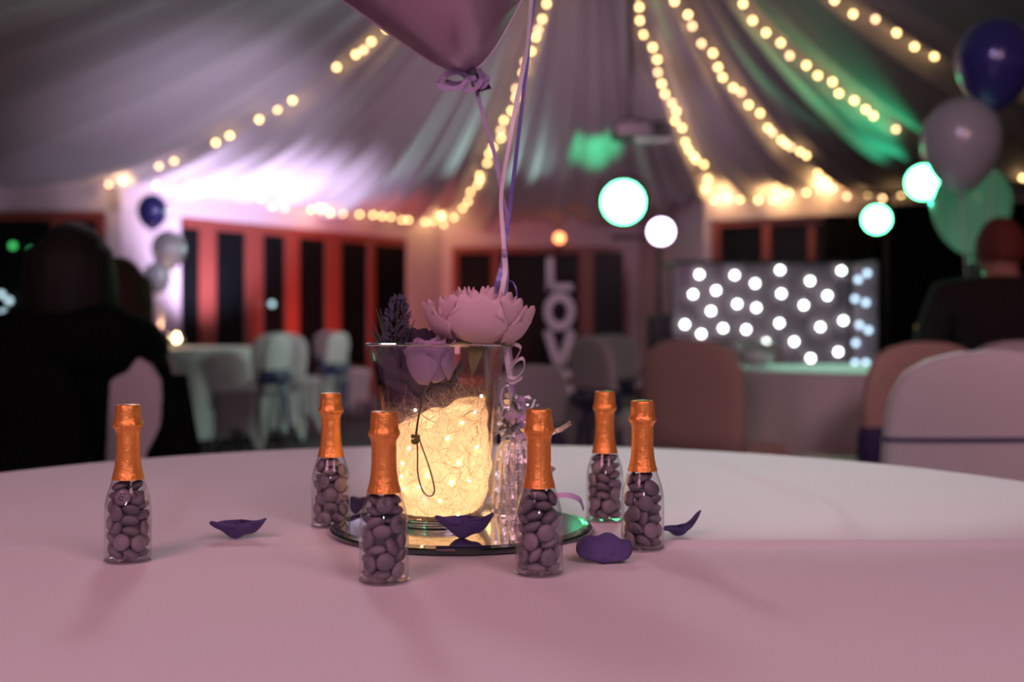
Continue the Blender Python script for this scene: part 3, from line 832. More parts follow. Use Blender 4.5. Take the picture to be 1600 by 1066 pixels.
# second person further back on the left
pd = at(168, 511, 3.7)
person((pd.x, 3.75, 0), .35, 'person with brown hair in a dark green knit behind the person in black',
       dict(pelvis=(0, 0, .50), waist=(.0, .0, .66), chest=(0, .01, .80), collar=(0, .02, .89), neck=(0, .03, .95), head=(.02, .05, 1.02),
            shl=(-.11, 0, .86), ell=(-.16, .14, .68), wrl=(-.06, .34, .76), shr=(.11, 0, .87), elr=(.14, .10, .68), wrr=(.08, .32, .76)),
       'coat_g', 'hair_b', .12, 'jumper')
chair(pd.x, 3.70, .35, 'covered chair under the person in the dark green knit', G, sash=False)
# man on the right
pe = at(1575, 511, 4.15)
person((pe.x, 4.2, 0), -.2, 'person in a charcoal jacket with short reddish hair seated beyond the largest chair',
       dict(pelvis=(0, 0, .52), waist=(0, -.01, .72), chest=(0, 0, .93), collar=(0, .01, 1.06), neck=(0, .02, 1.12), head=(0, .04, 1.195),
            shl=(-.19, 0, 1.02), ell=(-.27, .08, .80), wrl=(-.12, .28, .80), shr=(.19, 0, 1.02), elr=(.27, .10, .80), wrr=(.12, .30, .80)),
       'jacket', 'hair_r', 0, 'jacket')
chair(pe.x, 4.12, -.2, 'covered chair under the person in the charcoal jacket', G, sash=False)
spot('red_head_light', (3.6, 2.5, 2.2), (pe.x + .05, 4.2, 1.2), 14, (1, .1, .12), 14, .8, .05)
# far lights seen through the dark left window
for px, py, k, lab in ((14, 470, 'street', 'largest of the three pale round lights at the far left window'), (2, 460, 'street', 'pale round light cut by the left edge, beside the largest one'), (5, 489, 'street', 'lowest pale round light in the far left window'), (68, 464, 'street', 'pale light half hidden by the shoulder of the person in black'), (49, 392, 'phone_g', 'green light on the post left of the person in black'), (20, 384, 'phone_g', 'faint green light high in the far left window'), (425, 475, 'street', 'single pale light in the middle pane of the red doors')):
    A, B = ((-9.5, 12.3), E1) if px < 300 else (E1, E2)
    p, _ = wallpoint(px, A, B); q = at(px, py, p.y - .12)
    o = thing('window_light', q, lab, 'light', 'dim lights on the dark windows')
    MB().ball((0, 0, 0), .035, 10, 6).build('globe', M[k], o)
    MB().tube([(0, .03, 0), (0, .12, 0)], .008, 5).build('bracket', M['black'], o)

# ------------------------------------------------------------------ the near table
TX, TY, TR = -.037, .96, .645
nt_ = thing('round_table', (TX, TY, 0), 'large round table in front, under the white cloth', 'table', 'round tables in the function room')
MB().lathe([(0, .72), (TR - .02, .72), (TR - .01, .727), (TR - .01, .738), (TR - .02, .743), (0, .743)], 64).build('tabletop', M['wood'], nt_)
for k in range(4):
    a = k * PI / 2 + PI / 4
    MB().tube([(TR * .6 * math.cos(a), TR * .6 * math.sin(a), .72), (TR * .64 * math.cos(a), TR * .64 * math.sin(a), 0)], .017, 8).build('leg', M['metal'], nt_)

def zcloth(x, y):
    """height of the cloth over the table top level: a pressed fold line and faint waves"""
    z = 0
    # cross fold running left-right a little in front of the centre
    yf = .863 + .02 * (x - .1); d = y - yf
    amp = .0045 * (1 / (1 + math.exp(-(x - .06) * 60)) * .8 + .2)
    z += amp * math.exp(-(d / .014) ** 2) if d > 0 else amp * math.exp(-(d / .009) ** 2)
    z += .0036 * math.exp(-((x - .258 - .05 * (y - .87) - .02 * math.sin((y - .87) * 9)) / .012) ** 2) * max(0, min(1, (y - .87) * 14)) * max(0, min(1, (1.5 - y) * 8))
    z += .0009 * noise.noise(Vector((x * 6, y * 14, 1.3)))
    return z
mb = MB()
def cl(u, v):
    a = 2 * PI * u
    if v < .8:
        q = v / .8; x = TX + q * TR * math.cos(a); y = TY + q * TR * math.sin(a)
        k = max(0, 1 - max(0, q - .9) * 10); return Vector((x, y, TZ + zcloth(x, y) * k - .0006))
    q = (v - .8) / .2
    w = math.sin(a * 22 + 2 * math.sin(3 * a)); r = TR + .006 * math.sin(min(1, q * 8) * PI / 2) + .03 * q * (1 + w)
    return Vector((TX + r * math.cos(a), TY + r * math.sin(a), TZ - .0006 - .004 * min(1, q * 10) - .66 * q))
mb.grid(cl, 420, 200, True)
o = mb.build('tablecloth', M['cloth']); tag(o, 'white cloth on the large front table carrying the vase and bottles', 'tablecloth')

# ------------------------------------------------------------------ mirror plate
MXc = at(721, 511, .925).x; MY = .93; MRr = .1065
mp = thing('mirror_plate', (MXc, MY, TZ + .0008), 'round mirror plate with a dark glass edge under the vase', 'mirror plate')
MB().lathe([(0, .0052), (MRr - .008, .0052), (MRr - .008, .0050), (0, .0050)], 96).build('mirror_face', M['mirror'], mp, False)
MB().lathe([(MRr - .008, .0051), (MRr - .0015, .0040), (MRr, .0028), (MRr, .0008), (MRr - .001, 0), (0, 0)], 96).build('glass_edge', M['bevel'], mp, False)
MZ = TZ + .0062

# ------------------------------------------------------------------ vase
VX, VY = at(684, 511, .935).x, .935
vs = thing('glass_vase', (VX, VY, MZ), 'flared clear glass vase on the mirror, glowing with warm lights', 'vase')
VH = .1455
vprof = [(.0350, .0060), (.0385, .0095), (.0420, .016), (.0455, .027), (.0478, .043), (.0484, .065), (.0492, .088), (.0512, .113), (.0543, .132), (.0592, VH)]
def vr(z):
    if z <= vprof[0][1]: return vprof[0][0]
    for (a, za), (b, zb) in zip(vprof, vprof[1:]):
        if z <= zb: return a + (b - a) * (z - za) / (zb - za)
    return vprof[-1][0]
sm = []
for k in range(41):
    z = .006 + (VH - .006) * k / 40
    sm.append(((vr(z - .004) + vr(z) * 2 + vr(z + .004)) / 4 if k > 2 else vr(z), z))
inner = [(r - .0016, z) for r, z in reversed(sm)]
MB().lathe(sm + [(sm[-1][0] + .0004, VH + .0008), (sm[-1][0] - .0008, VH + .0014), (inner[0][0], VH + .0006)] + inner, 96).build('wall', M['vase'], vs)
MB().lathe([(.0, .0), (.034, 0), (.0375, .0008), (.0382, .0024), (.0372, .0042), (.0358, .0056), (.034, .0064), (.0, .0060)], 64).build('foot', M['foot'], vs)
MB().lathe([(sm[-1][0] - .0016, VH - .0002), (sm[-1][0] - .0002, VH + .0012), (sm[-1][0] + .001, VH + .0002), (sm[-1][0] - .0002, VH - .0008), (sm[-1][0] - .0016, VH - .0002)], 96).build('rim', M['foot'], vs)

# fluff filling
fu = thing('fibre_filling', (VX, VY, MZ + .0075), 'warm lit cream angel hair filling the lower vase', 'filling')
def ftop(x, y):            # height of the fill inside the vase
    return .083 + .32 * x + .10 * y + .006 * noise.noise(Vector((x * 60, y * 60, 2)))
def fl_(u, v):
    a = 2 * PI * u
    if v < .72:
        q = v / .72; c, s = math.cos(a), math.sin(a)
        zt = ftop(.038 * c, .038 * s); z = .001 + (zt - .004) * q
        r = vr(z + .0075) - .0042 - .0020 * noise.noise(Vector((c * 5, s * 5, z * 90))) - .003 * max(0, q - .85) / .15 - .004 * max(0, .05 - q) / .05
        return Vector((r * c, r * s, z))
    q = (v - .72) / .28; r = .036 * (1 - q) ** .8; c, s = math.cos(a), math.sin(a)
    return Vector((r * c, r * s, ftop(r * c, r * s) + .006 * math.sin(q * PI / 2) - .004))
mb = MB(); mb.grid(fl_, 96, 64, True)
mb.build('fluff_body', M['fluff'], fu)
# fibres
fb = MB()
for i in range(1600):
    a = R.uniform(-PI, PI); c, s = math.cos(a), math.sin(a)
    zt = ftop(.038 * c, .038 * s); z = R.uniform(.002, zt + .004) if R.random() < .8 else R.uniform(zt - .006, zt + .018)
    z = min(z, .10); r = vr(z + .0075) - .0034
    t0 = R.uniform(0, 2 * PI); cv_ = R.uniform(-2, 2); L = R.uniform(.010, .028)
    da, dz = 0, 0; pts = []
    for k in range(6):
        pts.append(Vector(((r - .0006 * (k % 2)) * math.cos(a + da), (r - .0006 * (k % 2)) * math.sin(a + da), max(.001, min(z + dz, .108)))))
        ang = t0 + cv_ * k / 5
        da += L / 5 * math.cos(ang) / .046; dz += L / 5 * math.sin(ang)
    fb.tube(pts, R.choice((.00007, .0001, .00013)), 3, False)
o = fb.build('fibres', M['shadow_tan'], fu); o['kind'] = 'stuff'
# wispy fibres standing above the fill
wb = MB()
for i in range(300):
    a = R.uniform(-PI, PI); q = math.sqrt(R.random()); x0 = .042 * q * math.cos(a); y0 = .042 * q * math.sin(a)
    z0 = ftop(x0, y0); p = Vector((x0, y0, z0 - .002)); d = Vector((R.uniform(-1, 1), R.uniform(-1, 1), R.uniform(.0, .9))).normalized()
    pts = []
    for k in range(7):
        pts.append(p.copy()); d = (d + Vector((R.uniform(-.6, .6), R.uniform(-.6, .6), R.uniform(-.45, .35)))).normalized(); p = p + d * R.uniform(.003, .006)
        rr = math.hypot(p.x, p.y); lim = vr(p.z + .0075) - .004
        if rr > lim: p.x *= lim / rr; p.y *= lim / rr
    wb.tube(pts, R.choice((.00006, .00008, .00013)), 3, False)
o = wb.build('wisps', M['fibre'], fu); o['kind'] = 'stuff'
# pale veil above the fill on the left
def veil(u, v):
    a = PI * (.62 + .95 * u); z = .060 + .034 * v + .004 * math.sin(u * 17); r = vr(z + .0075) - .0075 - .004 * v
    return Vector((r * math.cos(a), r * math.sin(a), z))

# micro lights inside
ml = thing('micro_light_string', (VX, VY, MZ + .012), 'string of warm micro lights buried in the vase filling', 'fairy lights')
lp = []
for (px, py) in ((700, 683), (716, 723), (706, 752), (629, 724), (628, 745), (733, 752), (723, 660), (742, 645), (640, 700), (688, 782), (655, 760), (715, 808), (630, 765), (668, 742), (745, 700), (650, 640), (752, 620)):
    p = at(px, py, VY - .035) - Vector((VX, VY, MZ + .012)); rr = vr(p.z + .012) - .0045
    x = max(-rr * .97, min(rr * .97, p.x)); y = -math.sqrt(max(0, rr * rr - x * x)); lp.append(Vector((x, y, p.z)))
for k in range(9):
    a = R.uniform(.1, PI - .1); z = R.uniform(.01, .06); lp.append(Vector(((vr(z) - .005) * math.cos(a), (vr(z) - .005) * math.sin(a), z)))
mm = MB().ball((0, 0, 0), .0011, 8, 6).mesh('bulb'); mm.materials.append(M['micro'])
for p in lp: link('bulb', mm, None, ml, p)
MB().tube(smoothpath([Vector((p.x * .93, p.y * .93, p.z)) for p in lp], 4), .0003, 4).build('wire', M['wire'], ml)
for k, (x, y, z, w) in enumerate(((0, -.017, .020, .05), (.014, -.012, .048, .05), (-.016, -.010, .036, .045), (.0, .012, .040, .045), (.020, -.004, .020, .04), (-.018, 0, .014, .035), (.02, -.006, .072, .025), (0, -.02, .062, .02))):
    point('micro_light', (VX + x, VY + y, MZ + .012 + z), w * .46, (1, .60, .36), .004)

# ------------------------------------------------------------------ flowers
def petal(th, rb, rt_, zb, zt, wid, flare=.3, scal=.0, curl=.0, n=13, seed=0, blunt=False):
    """one cupped petal: from radius rb height zb to radius rt_ height zt, centred on angle th"""
    mb = MB()
    def fn(u, v):
        x = (u - .5) * 2
        w = wid * (math.sin(min(1, v * 1.15 + .12) * PI / 2)) * (1 - .55 * max(0, v - .72) / .28 * abs(x) ** 2)
        a = th + x * w
        edge = (1 - .26 * abs(x) ** 4 + scal * abs(math.sin(x * 5.5 + seed)) - scal) if blunt else 1 - .16 * abs(x) ** 2.2 + scal * math.sin(x * 6 + seed) * .5
        if blunt: w = wid * (math.sin(min(1, v * 1.6 + .15) * PI / 2))
        q = v * edge
        r = rb + (rt_ - rb) * (math.sin(q * PI / 2) ** (1.0 - flare)) + curl * max(0, q - .8) * 5 * .2
        z = zb + (zt - zb) * q ** (1.45 if blunt else 1.25) - curl * max(0, q - .85) ** 1.0 * .8
        r += .0008 * noise.noise(Vector((a * 3, v * 4, seed))) 
        return Vector((r * math.cos(a), r * math.sin(a), z))
    mb.grid(fn, n, 10)
    return mb

PX = at(747, 541, .915)
tilt = (math.radians(-8), math.radians(3), 0)
pn = thing('artificial_peony', PX, 'large dusty pink silk peony resting on the vase rim', 'flower', None, tilt)
k = 0
for lay, (cnt, rb, rt_, zt, wid, fl2, off) in enumerate(((5, .007, .0450, .035, .74, .42, -1.57), (6, .006, .0400, .037, .66, .3, -1.0), (6, .005, .031, .042, .62, .3, .2), (6, .004, .022, .0455, .62, .25, .8), (5, .003, .014, .047, .75, .2, .3), (3, .002, .007, .047, 1.1, .2, .3))):
    for i in range(cnt):
        k += 1
        th = off + 2 * PI * i / cnt + R.uniform(-.1, .1)
        o = petal(th, rb, rt_ * R.uniform(.96, 1.03), .001 * lay, zt * R.uniform(.93, 1.04), wid, fl2, .11, .007, 25, k, True).build('petal', M['pink_petal'], pn)
        s = o.modifiers.new('thick', 'SOLIDIFY'); s.thickness = .0005
for i, (a, L) in enumerate(((-1.75, .026), (-2.75, .028), (-.35, .028), (1.0, .02), (2.2, .02))):
    mb = MB()
    def sp_(u, v, a=a, L=L, i=i):
        w = .0062 * math.sin(PI * (v * .85 + .12)); r = .002 + L * v; x = (u - .5) * 2 * w
        z = -.001 + .006 * v - (.032 if i == 0 else .006) * v * v + .0015 * abs(u - .5)
        return Vector((r * math.cos(a) * (.55 if i == 0 else 1) - x * math.sin(a), r * math.sin(a) * (.55 if i == 0 else 1) + x * math.cos(a), z))
    o = mb.grid(sp_, 7, 10).build('sepal', M['sepal'], pn)
    s = o.modifiers.new('thick', 'SOLIDIFY'); s.thickness = .0005
st = [at(758, 544, .912), at(762, 570, .914), at(764, 620, .918), at(762, 660, .922), at(756, 690, .925)]
MB().tube(smoothpath([p - PX for p in st], 5), .0030, 10).build('stem', M['stem_b'], pn, rot=None)
for o in pn.children:
    if o.name.startswith('stem'):
        o.matrix_parent_inverse = Matrix.Translation(PX).inverted() @ Matrix.Translation(PX) @ Euler(tilt).to_matrix().to_4x4().inverted()

# mauve rose hanging over the inside of the vase
RX = at(678, 600, .905)
rs = thing('artificial_rose', RX, 'mauve silk rosebud leaning inside the front of the vase', 'flower', None, (math.radians(4), math.radians(-7), 0))
k = 50
for lay, (cnt, rb, rt_, zt, wid, off) in enumerate(((3, .010, .0200, .034, 1.02, -2.2), (3, .009, .0175, .036, 1.1, -1.2), (3, .007, .0135, .037, 1.1, .2), (3, .004, .009, .037, 1.1, .9), (2, .002, .005, .0365, 1.5, 0))):
    for i in range(cnt):
        k += 1; th = off + 2 * PI * i / cnt
        o = petal(th, rb * .6, rt_, .0 + .001 * lay, zt, wid, .62, .05, .012 if lay == 0 else .004, 17, k).build('petal', M['rose'], rs)
        s = o.modifiers.new('thick', 'SOLIDIFY'); s.thickness = .0005
# rose stem, green calyx knot and wire loop in front of the filling
def vpath(pix, dy=0):
    out = []
    for px, py in pix:
        p = at(px, py, VY - .040); zz = p.z - MZ; x = p.x - VX; r = vr(zz) - .0030
        out.append(Vector((p.x, VY - math.sqrt(max(.0001, r * r - x * x)) + dy, p.z)))
    return out
stp = [RX + Vector((.0, .0, .002))] + vpath([(664, 612), (655, 650), (649, 690)])
MB().tube([p - RX for p in smoothpath(stp, 6)], .0009, 8).build('stem', M['stem'], rs)
o = [c for c in rs.children if c.name.startswith('stem')][0]
o.matrix_parent_inverse = Euler(rs.rotation_euler).to_matrix().to_4x4().inverted()
wl = thing('wire_stem_loop', vpath([(650, 685)])[0], 'dark green stem wire bent into a loop below a green knot', 'flower stem')
base = wl.location.copy()
MB().tube([p - base for p in smoothpath(vpath([(652, 684), (653, 710), (653, 735), (657, 757), (664, 771), (673, 775), (679, 768), (678, 755), (670, 725), (659, 695), (655, 682)]), 6)], .00062, 8).build('wire', M['stem'], wl)
kb = MB()
for i in range(16):
    d = Vector((R.uniform(-1, 1), R.uniform(-1, .3), R.uniform(-1, 1))).normalized()
    kb.ball(d * .0030, R.uniform(.0011, .002), 7, 5)
o = kb.build('knot', M['sepal'], wl); o['kind'] = 'stuff'

# dark plum rose deeper in the vase and above the rim
DX = at(655, 590, .955)
dr = thing('artificial_rose', DX, 'deep plum silk rose behind the mauve rosebud', 'flower', None, (0, math.radians(3), 0))
k = 90
for lay, (cnt, rb, rt_, z0, zt, wid, off) in enumerate(((5, .014, .036, -.018, .018, .75, .1), (4, .010, .027, -.010, .028, .9, .7), (4, .006, .019, .0, .038, 1.0, .2), (3, .004, .012, .004, .042, 1.2, .5), (5, .002, .034, -.034, -.002, .7, .4))):
    for i in range(cnt):
        k += 1
        o = petal(off + 2 * PI * i / cnt, rb, rt_, z0, zt, wid, .4, .05, .004, 13, k).build('petal', M['dark_rose'], dr)
        s = o.modifiers.new('thick', 'SOLIDIFY'); s.thickness = .0005

# lavender spike and needle leaves
LX = at(622, 600, .95)
lv = thing('artificial_lavender', LX, 'artificial lavender spike with needle leaves at the left vase rim', 'flower')
top = at(624, 462, .95) - LX; mid = at(618, 540, .95) - LX
spn = smoothpath([(.006, 0, -.012), (0, 0, 0), mid, top], 8)
MB().tube(spn, .0012, 6).build('stem', M['stem'], lv)
bud = MB()
for i in range(300):
    t = i / 300; p = mid + (top - mid) * (t * 1.0 - .02) + Vector((R.gauss(0, .0007), R.gauss(0, .0007), R.gauss(0, .001))); a = i * 2.4 + R.uniform(-.5, .5); r = R.uniform(.0068, .0088) * (math.sin(min(1, (1 - t) * 1.8 + .12) * PI / 2)) + .001
    q = p + Vector((r * math.cos(a), r * math.sin(a), 0)); d = Vector((math.cos(a), math.sin(a), 1.3)).normalized()
    bud.tube([q - d * .0012, q + d * .0006, q + d * R.uniform(.002, .0045)], [.0005, .0009, .0002], 5)
o = bud.build('flower_buds', M['lavender'], lv); o['kind'] = 'stuff'
for (x0, y0, x1, y1, x2, y2) in ((606, 560, 596, 510, 588, 481), (604, 555, 600, 515, 594, 482), (608, 560, 603, 520, 603, 488), (603, 556, 592, 525, 580, 500), (612, 560, 610, 520, 611, 492), (601, 560, 588, 530, 572, 512), (628, 560, 632, 530, 642, 507), (632, 562, 637, 530, 648, 500)):
    pts = smoothpath([at(x0, y0, .95) - LX, at(x1, y1, .948) - LX, at(x2, y2, .945) - LX], 6)
    MB().tube(pts, [.0009 + .0004 * math.sin(PI * i / (len(pts) - 1)) - .0006 * i / (len(pts) - 1) for i in range(len(pts))], 5).build('leaf', M['needle'], lv)

# ------------------------------------------------------------------ loose petals on the table
def loose(px, py, Y, sx, sy, label, rz, curl=.006, lift=.0, up=1, z0=None):
    X = (px - 800) * Y / F; z = (TZ + zcloth(X, Y) if z0 is None else z0)
    mb = MB()
    def fn(u, v):
        x = (u - .5) * 2; y = (v - .5) * 2
        w = max(0, 1 - abs(y) ** 3) ** .5 * (1 - .22 * y)
        X_ = x * w * sx; Y_ = y * sy
        h = curl * ((x * w) ** 2 * up + y * y) + .0012 * math.sin(7 * x + 3 * y) + lift * max(0, x * w) ** 2
        return Vector((X_, Y_, h))
    mb.grid(fn, 17, 15)
    zs = min(v[2] for v in mb.v); mb.v = [(a, b, c - zs + .0006) for a, b, c in mb.v]
    o = mb.build('loose_petal', M['violet'], None, True, (X, Y, z), (0, 0, rz))
    s = o.modifiers.new('thick', 'SOLIDIFY'); s.thickness = .0006
    return tag(o, label, 'petal', 'violet silk petals scattered on the table')
loose(373, 838, .895, .0205, .012, 'violet petal alone between the leftmost bottles', .1, .0105, .002)
loose(727, 858, .862, .021, .013, 'violet petal lying on the front of the mirror plate', -.1, .013, .003, 1, MZ - .0004)
loose(943, 872, .812, .0190, .014, 'violet petal just right of the mirror plate, domed', .0, -.017, .0, .35)
loose(1063, 832, .902, .0150, .007, 'violet petal with a curled tip right of the rightmost bottle', .15, .005, .012)
loose(557, 800, 1.01, .010, .009, 'small violet petal behind the bottles left of the vase', .5, .012, .0)

# ------------------------------------------------------------------ candy bottles
CANDY = [(8.8,0.14,4.64,-0.01,-0.1,-0.51), (0.37,8.72,4.66,0.07,0.09,-0.72), (0.99,-8.66,5.64,0.17,0.52,0.04), (-7.66,-4.7,6.21,-0.56,0.52,-1.22), (-9.75,5.62,7.19,2.23,-1.97,0.46), (0.2,3.33,10.62,0.86,-0.41,0.57), (8.38,7.88,11.62,1.52,-0.73,-0.76), (6.47,-9.53,12.79,-1.59,-0.34,0.6), (8.86,-0.61,13.06,-0.92,-0.17,2.83), (-2.1,10.96,13.72,1.42,1.21,0.21), (-5.27,-9.76,14.32,-1.06,2.29,-0.13), (-0.12,-3.07,14.78,-0.71,-0.31,2.15), (-9.97,0.51,15.68,0.73,-0.57,1.86), (3.2,7.03,20.29,0.18,0.36,-0.89), (1.31,-8.74,21.69,0.06,0.24,0.98), (10.76,-3.98,22.46,-1.63,-0.87,1.26), (-5.64,7.16,23.06,0.55,-1.03,-0.71), (-6.65,-4,23.43,-1.35,0.23,0.93), (2.99,1.32,25.47,-0.91,-0.64,2.38), (-11.39,1.39,26.82,-1.26,1.87,-1.4), (9.57,6.35,28.15,1.93,1.76,-0.63), (0.74,-9.03,29.02,-0.43,-0.36,-1.03), (8.55,-2.32,32.13,0.46,0.07,-0.55), (-3.38,0.38,32.55,0.22,0.3,-0.5), (0.19,10,32.99,0.66,-0.67,0.84), (-8.77,-7.32,34.68,-1.48,-0.1,-0.92), (1.33,-8.71,36.35,-0.59,-0.22,-0.75), (-9.26,6.56,37.3,2.02,1.2,1.38), (4.74,7.16,38.11,0.5,0.48,-0.27), (8.25,-1.68,39.33,0.2,-0.25,0.62), (-3.72,-1.18,39.82,-0.19,-0.15,-0.52), (4.97,-6.12,44.65,0.53,-0.78,0.74), (5.59,4.36,45.55,0.05,-0.29,-0.17), (-6.87,1.32,45.85,-0.07,-0.08,-0.71), (-4.15,-8.84,45.87,-1.95,-0.62,-0.21), (-1.52,8.42,50.37,-1.22,-0.08,0.16), (5.1,0.68,52.37,-0.27,-0.4,0.26), (-5.32,-1.18,52.91,0.1,-0.32,-0.52)]
BP = [(.0, .0006), (.0135, .0006), (.0152, .0010), (.0160, .0026), (.0161, .005), (.0161, .030), (.0160, .037), (.0155, .0415), (.0143, .0465), (.0125, .0520), (.0108, .0575), (.0094, .0630), (.0085, .069)]
def foil_fn(seed):
    def fn(r, a, z):
        w = noise.noise(Vector((math.cos(a) * 2.2, math.sin(a) * 2.2, z * 130 + seed * 7)))
        c = noise.noise(Vector((math.cos(a) * 5 + seed, math.sin(a) * 5, z * 60)))
        k = math.exp(-((z - .0945) / .009) ** 2)
        return r + .00055 * w * k + .0005 * c * (.25 + k) * (1 if r > .005 else r / .005)
    return fn
FP = [(.0112, .0575), (.0106, .0600), (.0094, .065), (.0086, .071), (.0082, .078), (.0081, .086), (.0083, .0905), (.0090, .0930), (.0101, .0945), (.0104, .0960), (.0100, .0975), (.0094, .0990), (.0091, .1015), (.0089, .105), (.0086, .1085), (.0082, .1097), (.0074, .1102), (.0040, .1099), (.0001, .1098)]
def dense(p, n=3):
    q = smoothpath([(a, b, 0) for a, b in p], n); return [(max(v.x, 0), v.y) for v in q]
def cprof(r, R_=.0061, H=.0032): return H * max(0, 1 - (r / R_) ** 2.3) ** .62
cm_ = []
for m_ in ('candy_a', 'candy_b'):
    rr = [0, .0022, .004, .0052, .0058, .0061]
    pr_ = [(r, -cprof(r)) for r in rr] + [(r, cprof(r)) for r in reversed(rr[:-1])]
    me = MB().lathe([(max(a, 1e-5), b) for a, b in pr_], 18).mesh('sugar_coated_candy'); me.materials.append(M[m_]); cm_.append(me)
def text_mesh(s, size):
    c = bpy.data.curves.new('print', 'FONT'); c.body = s; c.size = size; c.align_x = 'CENTER'; c.align_y = 'CENTER'; c.resolution_u = 2
    o = bpy.data.objects.new('print', c); col.objects.link(o)
    me = bpy.data.meshes.new_from_object(o.evaluated_get(bpy.context.evaluated_depsgraph_get()))
    bpy.data.objects.remove(o)
    bm = bmesh.new(); bm.from_mesh(me); bmesh.ops.subdivide_edges(bm, edges=[e for e in bm.edges if e.calc_length() > size * .15], cuts=1)
    for v in bm.verts: v.co.z = cprof(math.hypot(v.co.x, v.co.y)) + .00006
    bm.to_mesh(me); bm.free(); me.materials.clear(); me.materials.append(M['ink']); return me
TM = [text_mesh('m', .0078), text_mesh('m', .0070)]

BOT = [(200, 242, 'leftmost candy bottle, standing alone, orange foil over its neck', 'leftmost bottle'),
       (517, 206, 'orange foiled candy bottle behind the left end of the mirror plate', 'bottle behind mirror'),
       (600, 263, 'front orange foiled candy bottle overlapping the left of the glowing vase', 'bottle before vase'),
       (842, 255, 'orange foiled candy bottle at the right front of the mirror plate', 'bottle before weight'),
       (945, 200, 'furthest orange foiled candy bottle, right of mirror behind its neighbour', 'furthest right bottle'),
       (1004, 229, 'rightmost orange foiled candy bottle beside the curled petal', 'rightmost bottle')]
NTH = ['first', 'second', 'third', 'fourth', 'fifth', 'sixth', 'seventh', 'eighth', 'ninth']
for bi, (px, hp, label, short) in enumerate(BOT):
    Y = F * .11 / hp; X = (px - 800) * Y / F; z = TZ + .0006
    bt = thing('candy_bottle', (X, Y, z), label, 'bottle', 'candy filled mini champagne bottles', (0, 0, bi * 1.1))
    MB().lathe(dense(BP, 3), 40).build('clear_body', M['plastic'], bt)
    rim = MB().lathe([(.0128, .0001), (.0163, .0001), (.0168, .0006), (.0163, .0012), (.0128, .0008)], 40).build('base_rim', M['plastic'], bt)
    cap = MB().lathe(dense(FP, 3), 56, (0, 0, 0), foil_fn(bi * 3.7 + 1)).build('foil_cap', M['foil'], bt)
    # overlapping foil seam and the pressed disc on top
    sa = R.uniform(-2.3, -.9) - bi * 1.1
    MB().tube([((r + .0001) * math.cos(sa), (r + .0001) * math.sin(sa), zz) for r, zz in dense(FP[:14], 2)], .00035, 5).build('foil_seam', M['foil'], cap)
    MB().lathe([(.0, .1104), (.0058, .1104), (.0066, .1101), (.0068, .1094)], 28).build('top_disc', M['brass'], cap)
    ang = bi * 1.37 + .4; fl3 = -1 if bi % 2 else 1
    placed = []
    for ci, (x, y, zz, ex, ey, ez) in enumerate(CANDY):
        if zz > 57: continue
        Mx = Euler((ex, ey, ez)).to_matrix()
        Rz = Matrix.Rotation(ang, 3, 'Z')
        p = Rz @ Vector((x, y, zz)) * .001
        mr = Rz @ Mx
        if R.random() < .5: mr = mr @ Matrix.Rotation(PI, 3, 'X')
        mr = mr @ Matrix.Rotation(R.uniform(0, 6.28), 3, 'Z')
        c = link('sugar_coated_candy', cm_[R.random() < .4], None, None, Vector((X, Y, z)) + p, mr.to_euler())
        placed.append((c, p, 'mauve' if c.data is cm_[0] else 'lilac'))
        fwd = mr @ Vector((0, 0, 1))
        if R.random() < .6: link('printed_mark', TM[ci % 2], None, c)
    placed.sort(key=lambda t: t[1].z)
    for a in range(0, len(placed), 6):
        lay = placed[a:a + 6]
        for side, sel in (('front', [t for t in lay if t[1].y < 0]), ('back', [t for t in lay if t[1].y >= 0])):
            for n_, (c, p, cn_) in enumerate(sorted(sel, key=lambda t: t[1].x)):
                tag(c, '%s candy %s from left at %s, %s layer up in the %s' % (cn_, NTH[n_], side, NTH[a // 6], short), 'candy', 'button candies in the ' + short)

# ------------------------------------------------------------------ silver balloon weight and its ribbons
WX, WY = at(800, 511, .955).x + .002, .974
sw = thing('foil_balloon_weight', (WX, WY, MZ - .0004), 'silver foil balloon weight with a pleated skirt behind the vase', 'balloon weight')
def skirt(r, a, z): return r * (1 + .10 * math.sin(a * 17 + z * 60) * min(1, max(0, (.066 - z)) / .02) + .03 * math.sin(a * 31))
MB().lathe([(.0, .0), (.0185, .0), (.0195, .002), (.0185, .02), (.0165, .045), (.012, .060), (.0105, .064)], 136, (0, 0, 0), skirt).build('pleated_skirt', M['silver'], sw, False)
MB().tube([(.0108 * math.cos(2 * PI * k / 20), .0108 * math.sin(2 * PI * k / 20), .0635) for k in range(21)], .0012, 6, False).build('tie_band', M['silver'], sw)
sh = MB()
for i in range(150):
    d = Vector((R.gauss(0, 1), R.gauss(0, 1), R.gauss(0, .9) + .35)).normalized(); L = R.uniform(.012, .026)
    p = Vector((0, 0, .078)) + d * .004; pts = []; cx = Vector((R.uniform(-1, 1), R.uniform(-1, 1), R.uniform(-1, 1))).normalized(); bend = R.uniform(-.6, .6)
    for k in range(6):
        pts.append(p.copy()); p = p + d * L / 5; d = (Matrix.Rotation(bend, 3, cx) @ d).normalized()
    ss = Vector((R.uniform(-1, 1), R.uniform(-1, 1), R.uniform(-1, 1)))
    sh.ribbon(pts, R.uniform(.003, .006), lambda t, ss=ss: ss)
o = sh.build('shredded_foil', M['silver'], sw, False); o['kind'] = 'stuff'
B = Vector((WX, WY, MZ))
def rib(pts, w, m, parent, name='ribbon_strand', side=None):
    MB().ribbon(pts, w, side).build(name, M[m], parent, False)
